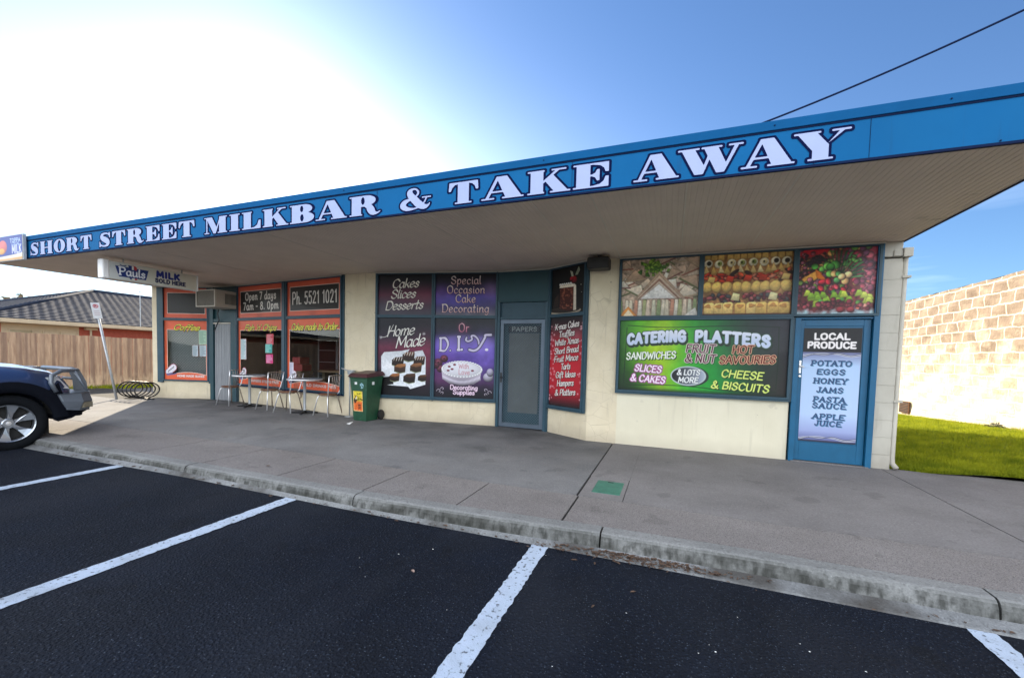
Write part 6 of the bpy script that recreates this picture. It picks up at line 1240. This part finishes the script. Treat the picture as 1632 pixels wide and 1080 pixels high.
# ------------------------------------------------------------------ parked four wheel drive, nose to the kerb
M['carpaint'] = mat('blue_grey_car_paint', (.045, .075, .17), .32, metal=.7, var=.05, vs=1, coat=1.0)
M['cladding'] = mat('dark_cladding', (.003, .004, .008), .85, spec=.12, var=.1); M['barpaint'] = mat('grey_bar_paint', (.13, .15, .18), .4, metal=.3, coat=.3); M['tyre'] = mat('tyre_rubber', (.005, .006, .008), .9, spec=.15, var=.3, vs=20)
M['alloy'] = mat('alloy', (.42, .45, .50), .30, metal=.9, var=.04); M['lamp'] = mat('headlamp_lens', (.45, .48, .50), .08, var=.2, vs=9, coat=1.0); M['cabglass'] = mat('tinted_glass', (.015, .02, .025), .05, coat=1.0, var=.05)
M['amber'] = mat('amber_lens', (.16, .14, .10), .2, coat=.8)
CX, CY = -9.27, 2.80          # centre line and front axle
car = thing('four_wheel_drive', 'dark blue four wheel drive with steel bull bar parked nose to the kerb', 'car', (CX, CY-1.4, .07))
hw = .955; zc = .09
# stations along the car (y relative to the front axle), top height, half width at top, belt, lower
def body_ring(y, zt, wt, zb, wb, zl, crown=.03):
    """half profile from bottom centre to top centre, mirrored"""
    h = [(0, zl), (wb-.10, zl), (wb-.02, zl+.05), (wb, zl+.20), (wb+.005, (zl+zb)/2+.1), (wb-.005, zb-.06), (wb-.03, zb), (wt+.02, zb+(zt-zb)*.45), (wt-.05, zt-.035), (wt-.16, zt-.005), (wt*.5, zt+crown*.8), (0, zt+crown)]
    return [(CX+a, CY+y, zc+b) for a, b in h]+[(CX-a, CY+y, zc+b) for a, b in h[-2:0:-1]]
ST = [(.66, .90, .70, .84, .80, .52), (.60, 1.00, .76, .88, .87, .47), (.50, 1.055, .80, .92, .915, .45), (.25, 1.11, .82, .96, .94, .45), (-.1, 1.15, .83, .98, .95, .45), (-.5, 1.18, .83, 1.0, .955, .40), (-.78, 1.20, .82, 1.02, .955, .36), (-.82, 1.21, .82, 1.02, .955, .36), (-2.2, 1.22, .83, 1.04, .955, .36), (-3.2, 1.22, .83, 1.04, .95, .40), (-3.75, 1.2, .80, 1.02, .93, .45), (-3.85, 1.1, .74, .95, .88, .5)]
mb = MB(); rg = [body_ring(*s_) for s_ in ST]; n = len(rg[0])
# raise the lower side over the wheel arches
def arch(p, side=True):
    x, y, z = p
    for ay in (0, -2.79):
        d = y-(CY+ay); r_ = .445
        if abs(d) < r_ and abs(x-CX) > .62: z = max(z, zc+.36+math.sqrt(r_*r_-d*d))
    return (x, y, z)
# resample lengthwise so the arches are round
fine = []
ys = sorted(set([s_[0] for s_ in ST]+list(np.linspace(-.45, .45, 19))+list(np.linspace(-2.79-.45, -2.79+.45, 19))), reverse=True)
for y in ys:
    for (s0, s1) in zip(ST[:-1], ST[1:]):
        if s1[0] <= y <= s0[0]:
            t = (s0[0]-y)/max(s0[0]-s1[0], 1e-6); fine.append(body_ring(y, *[a+(b-a)*t for a, b in zip(s0[1:], s1[1:])])); break
R2 = [[arch(p) for p in r_] for r_ in fine]; n = len(R2[0])
for i in range(len(R2)-1): mb.add(R2[i]+R2[i+1], [(j, (j+1) % n, n+(j+1) % n, n+j) for j in range(n)])
mb.add(R2[0], [tuple(range(n))]); mb.add(R2[-1], [tuple(range(n-1, -1, -1))])
bm = bmesh.new(); tmp = mb.build('body', M['carpaint'], car, smooth=True); bm.from_mesh(tmp.data); bmesh.ops.remove_doubles(bm, verts=bm.verts, dist=.0005); bmesh.ops.recalc_face_normals(bm, faces=bm.faces); bm.to_mesh(tmp.data); bm.free(); tmp.data.polygons.foreach_set('use_smooth', [True]*len(tmp.data.polygons))
# hood bulge and shut lines
mb = MB(); vs = []
for i in range(9):
    y = .56-1.3*i/8; zt = np.interp(-y, [-.66, -.60, -.50, -.25, .1, .5, .78], [.93, 1.03, 1.085, 1.14, 1.18, 1.21, 1.23]); 
    for j in range(9): a = -1+2*j/8; vs.append((CX+a*.46, CY+y, zc+zt+.028*(1-a**4)-.012))
mb.add(vs, [(i*9+j, i*9+j+1, (i+1)*9+j+1, (i+1)*9+j) for i in range(8) for j in range(8)]); mb.build('bonnet_bulge', M['carpaint'], car, smooth=True)
# cabin
mb = MB(); cab = []
for y, zt, w_ in ((-.80, 1.19, .80), (-1.30, 1.62, .70), (-1.55, 1.74, .66), (-2.4, 1.80, .66), (-3.3, 1.76, .65), (-3.62, 1.55, .67), (-3.80, 1.20, .74)): cab.append([(CX-w_-.07*(1.8-zt)*.5, CY+y, zc+1.19), (CX-w_, CY+y, zc+zt-.04), (CX-w_+.1, CY+y, zc+zt), (CX+w_-.1, CY+y, zc+zt), (CX+w_, CY+y, zc+zt-.04), (CX+w_+.07*(1.8-zt)*.5, CY+y, zc+1.19)])
for i in range(len(cab)-1): mb.add(cab[i]+cab[i+1], [(j, j+1, 7+j, 6+j) for j in range(5)])
mb.build('cabin', M['carpaint'], car, smooth=False)
mb = MB()
for s_ in (-1, 1):
    for ya, yb in ((-1.55, -2.25), (-2.33, -3.0), (-3.08, -3.55)): mb.quad((CX+s_*.728, CY+ya, zc+1.24), (CX+s_*.728, CY+yb, zc+1.24), (CX+s_*.668, CY+yb, zc+1.66), (CX+s_*.668, CY+ya, zc+1.66))
mb.quad((CX-.70, CY-.88, zc+1.265), (CX+.70, CY-.88, zc+1.265), (CX+.62, CY-1.31, zc+1.64), (CX-.62, CY-1.31, zc+1.64)); mb.build('window', M['cabglass'], car)
mb = MB(); mb.box(CX+.93, CX+1.12, CY-1.15, CY-1.03, zc+1.14, zc+1.32); mb.build('mirror', M['carpaint'], car, bevel=.03)
# dark cladding: flares over the arches, sills, front bumper
for s_ in (1, -1):
    for ay in (0, -2.79):
        mb = MB(); vs = []; k = 22
        for i in range(k+1):
            a = math.pi*(.02+1.06*i/k); 
            for r_, xo in ((.425, .93), (.43, .968), (.50, .972), (.58, .960)): vs.append((CX+s_*xo, CY+ay+r_*math.cos(a), zc+.36+r_*math.sin(a)*(.98)))
        mb.add(vs, [(4*i+j, 4*i+j+1, 4*i+5+j, 4*i+4+j) for i in range(k) for j in range(3)]); mb.build('wheel_arch_flare', M['cladding'], car, smooth=True)
        mb = MB(); vs = []
        for i in range(k+1):
            a = math.pi*i/k
            for xo in (.62, .935): vs.append((CX+s_*xo, CY+ay+.44*math.cos(a), zc+.36+.44*math.sin(a)))
        mb.add(vs, [(2*i, 2*i+1, 2*i+3, 2*i+2) for i in range(k)]); mb.box(CX+s_*.60-.01, CX+s_*.60+.01, CY+ay-.5, CY+ay+.5, zc+.12, zc+.84); mb.build('wheel_well', M['dark'], car)
mb = MB(); mb.box(CX-.965, CX+.965, CY-2.3, CY-.48, zc+.28, zc+.46); mb.build('side_step', M['cladding'], car, bevel=.04)
for s_ in (1, -1):   # lower bumper running from the arch to the wing
    pr = [(.34, .72), (.43, .56), (.435, .37), (.47, .35), (.60, .37), (.72, .42), (.86, .46), (.90, .58), (.54, .62), (.47, .86)]; tx = lambda y: .955-max(0, y-.62)*.75
    mb = MB(); n_ = len(pr); mb.add([(CX+s_*tx(y), CY+y, zc+z) for y, z in pr]+[(CX+s_*.55, CY+y, zc+z) for y, z in pr], [tuple(range(n_)), tuple(range(2*n_-1, n_-1, -1))]+[(i, (i+1) % n_, (i+1) % n_+n_, i+n_) for i in range(n_)]); mb.build('bumper_corner', M['cladding'], car, bevel=.02)
# wheels
def wheel(x, y, s_, steer=0.):
    w = MB(); Rm = Matrix.Translation((x, y, zc+.36)) @ Matrix.Rotation(steer, 4, 'Z'); w.T = Rm
    w.lathe([(.225, -.12*s_), (.25, .10*s_), (.30, .128*s_), (.345, .122*s_), (.378, .095*s_), (.385, .05*s_), (.385, -.08*s_), (.35, -.12*s_), (.22, -.12*s_)], (0, 0, 0), 'x', 40); t = w.build('wheel', M['tyre'], car, smooth=True)
    w = MB(); w.T = Rm
    w.lathe([(.235, .05*s_), (.240, .105*s_), (.252, .112*s_), (.256, .10*s_)], (0, 0, 0), 'x', 40); w.lathe([(.0, .085*s_), (.055, .085*s_), (.068, .075*s_), (.075, .03*s_)], (0, 0, 0), 'x', 20)
    for k in range(6):
        a = k*math.pi/3+.35; ca, sa = math.cos(a), math.sin(a); pa, pb = (-sa, ca), (sa, -ca)
        def pt(r_, o, h): return (h*s_, r_*ca-o*sa, r_*sa+o*ca)
        w.add([pt(.055, .020, .078), pt(.13, .026, .078), pt(.20, .045, .090), pt(.245, .062, .100), pt(.245, -.062, .100), pt(.20, -.045, .090), pt(.13, -.026, .078), pt(.055, -.020, .078)]+[pt(.055, .020, .03), pt(.13, .026, .03), pt(.20, .045, .04), pt(.245, .062, .05), pt(.245, -.062, .05), pt(.20, -.045, .04), pt(.13, -.026, .03), pt(.055, -.020, .03)], [tuple(range(8)), (0, 1, 9, 8), (1, 2, 10, 9), (2, 3, 11, 10), (4, 5, 13, 12), (5, 6, 14, 13), (6, 7, 15, 14)])
    w.build('rim', M['alloy'], t)
    w = MB(); w.T = Rm; w.lathe([(.0, .02*s_), (.235, .02*s_)], (0, 0, 0), 'x', 30); w.build('brake_disc', M['dark'], t)
    w = MB(); w.T = Rm
    for k in range(6): a = k*math.pi/3+.87; w.lathe([(0, .080*s_), (.011, .078*s_), (.013, .06*s_)], (0, .062*math.cos(a)*.75, .062*math.sin(a)*.75), 'x', 8)
    w.lathe([(0, .092*s_), (.026, .090*s_), (.03, .08*s_)], (0, 0, 0), 'x', 16); w.build('hub_cap', M['chrome'], t)
for s_ in (1, -1): wheel(CX+s_*.825, CY, s_, -.04); wheel(CX+s_*.825, CY-2.79, s_)
# lamps and grille
for s_ in (1, -1):
    mb = MB(); mb.add([(CX+s_*.86, CY+.50, zc+.99), (CX+s_*.62, CY+.655, zc+.965), (CX+s_*.60, CY+.668, zc+.80), (CX+s_*.86, CY+.64, zc+.79), (CX+s_*.925, CY+.47, zc+.82), (CX+s_*.905, CY+.36, zc+.97)], [(0, 1, 2, 3), (0, 3, 4, 5)]); mb.build('headlight', M['lamp'], car, bevel=.006)
mb = MB()
for k in range(4): mb.box(CX-.56, CX+.56, CY+.665, CY+.69, zc+.66+.065*k, zc+.69+.065*k)
mb.box(CX-.6, CX+.6, CY+.64, CY+.668, zc+.63, zc+.92); mb.build('grille', M['chrome'], car)
# steel bull bar: winged bumper, hoops, cross tubes
bb = MB(); zb = zc
def wing(s_):
    O = [(.48, .60), (.965, .56), (.985, .78), (.94, .80), (.55, .95)]
    top = [(CX+s_*.42, CY+.93, zb+.74), (CX+s_*.80, CY+.88, zb+.74), (CX+s_*.955, CY+.72, zb+.74), (CX+s_*.975, CY+.46, zb+.73), (CX+s_*.80, CY+.46, zb+.73), (CX+s_*.42, CY+.66, zb+.74)]
    mid = [(CX+s_*.42, CY+.965, zb+.60), (CX+s_*.82, CY+.915, zb+.60), (CX+s_*.985, CY+.74, zb+.60), (CX+s_*.99, CY+.50, zb+.62), (CX+s_*.80, CY+.50, zb+.60), (CX+s_*.42, CY+.66, zb+.60)]
    low = [(CX+s_*.42, CY+.95, zb+.44), (CX+s_*.80, CY+.88, zb+.45), (CX+s_*.955, CY+.70, zb+.47), (CX+s_*.975, CY+.56, zb+.49), (CX+s_*.80, CY+.56, zb+.47), (CX+s_*.42, CY+.66, zb+.44)]
    bb.add(top+mid+low, [(0, 1, 2, 3, 4, 5), (17, 16, 15, 14, 13, 12)]+[(i+6*k, (i+1) % 6+6*k, (i+1) % 6+6*k+6, i+6*k+6) for k in (0, 1) for i in range(6)])
wing(1); wing(-1); bb.box(CX-.43, CX+.43, CY+.67, CY+.95, zb+.45, zb+.735); bl_ = bb.build('bull_bar', M['barpaint'], car, bevel=.02, seg=3)
bb = MB()
bb.tube([(CX-.50, CY+.90, zb+.74), (CX-.50, CY+.86, zb+1.02), (CX-.44, CY+.85, zb+1.07), (CX+.44, CY+.85, zb+1.07), (CX+.50, CY+.86, zb+1.02), (CX+.50, CY+.90, zb+.74)], .032, 12)
for s_ in (1, -1):
    bb.tube([(CX+s_*.965, CY+.45, zb+.76), (CX+s_*.955, CY+.40, zb+.90), (CX+s_*.93, CY+.42, zb+1.0), (CX+s_*.86, CY+.55, zb+1.06), (CX+s_*.68, CY+.80, zb+1.065), (CX+s_*.50, CY+.85, zb+1.05)], .027, 10)
    bb.tube([(CX+s_*.80, CY+.86, zb+.74), (CX+s_*.74, CY+.75, zb+1.05)], .020, 8)
bb.tube([(CX-.5, CY+.875, zb+.92), (CX+.5, CY+.875, zb+.92)], .022, 10); bb.build('hoop_tube', M['barpaint'], bl_, smooth=True)
for s_ in (1, -1):
    bb = MB(); pr = [(.78, 1.07), (.88, 1.065), (.965, .86), (.975, .73), (.84, .73), (.83, .90)]
    bb.add([(CX+s_*.54, CY+y, zb+z) for y, z in pr]+[(CX+s_*.49, CY+y, zb+z) for y, z in pr], [tuple(range(6)), tuple(range(11, 5, -1))]+[(i, (i+1) % 6, (i+1) % 6+6, i+6) for i in range(6)]); bb.build('side_plate', M['barpaint'], bl_, bevel=.008)
for s_ in (1, -1):
    bb = MB(); e0, e1_ = Vector((CX+s_*.955, CY+.735, zb+.585)), Vector((CX+s_*.855, CY+.885, zb+.585)); nrm_ = Vector((s_*.85, .55, 0)).normalized()*.02
    bb.add([e0+nrm_, e1_+nrm_, e1_+nrm_+Vector((0, 0, -.085)), e0+nrm_+Vector((0, 0, -.08)), e0-nrm_, e1_-nrm_, e1_-nrm_+Vector((0, 0, -.085)), e0-nrm_+Vector((0, 0, -.08))], [(0, 1, 2, 3), (0, 4, 5, 1), (1, 5, 6, 2), (2, 6, 7, 3), (3, 7, 4, 0)]); bb.build('indicator_lamp', M['amber'], bl_)
bb = MB(); bb.box(CX-.60, CX+.60, CY+.60, CY+.90, zb+.34, zb+.45); bb.build('bash_plate', M['cladding'], bl_, bevel=.03)
# door lines
mb = MB()
for y in (-.86, -2.28): mb.box(CX+.9585, CX+.9605, CY+y-.004, CY+y+.004, zc+.48, zc+1.0)
mb.build('door_gap', M['dark'], car)
for y in (-1.95, -3.02):
    mb = MB(); mb.tube([(CX+.958, CY+y, zc+.92), (CX+.99, CY+y+.03, zc+.92), (CX+.99, CY+y+.19, zc+.92), (CX+.958, CY+y+.22, zc+.92)], .013, 8); mb.build('door_handle', M['carpaint'], car, smooth=True)
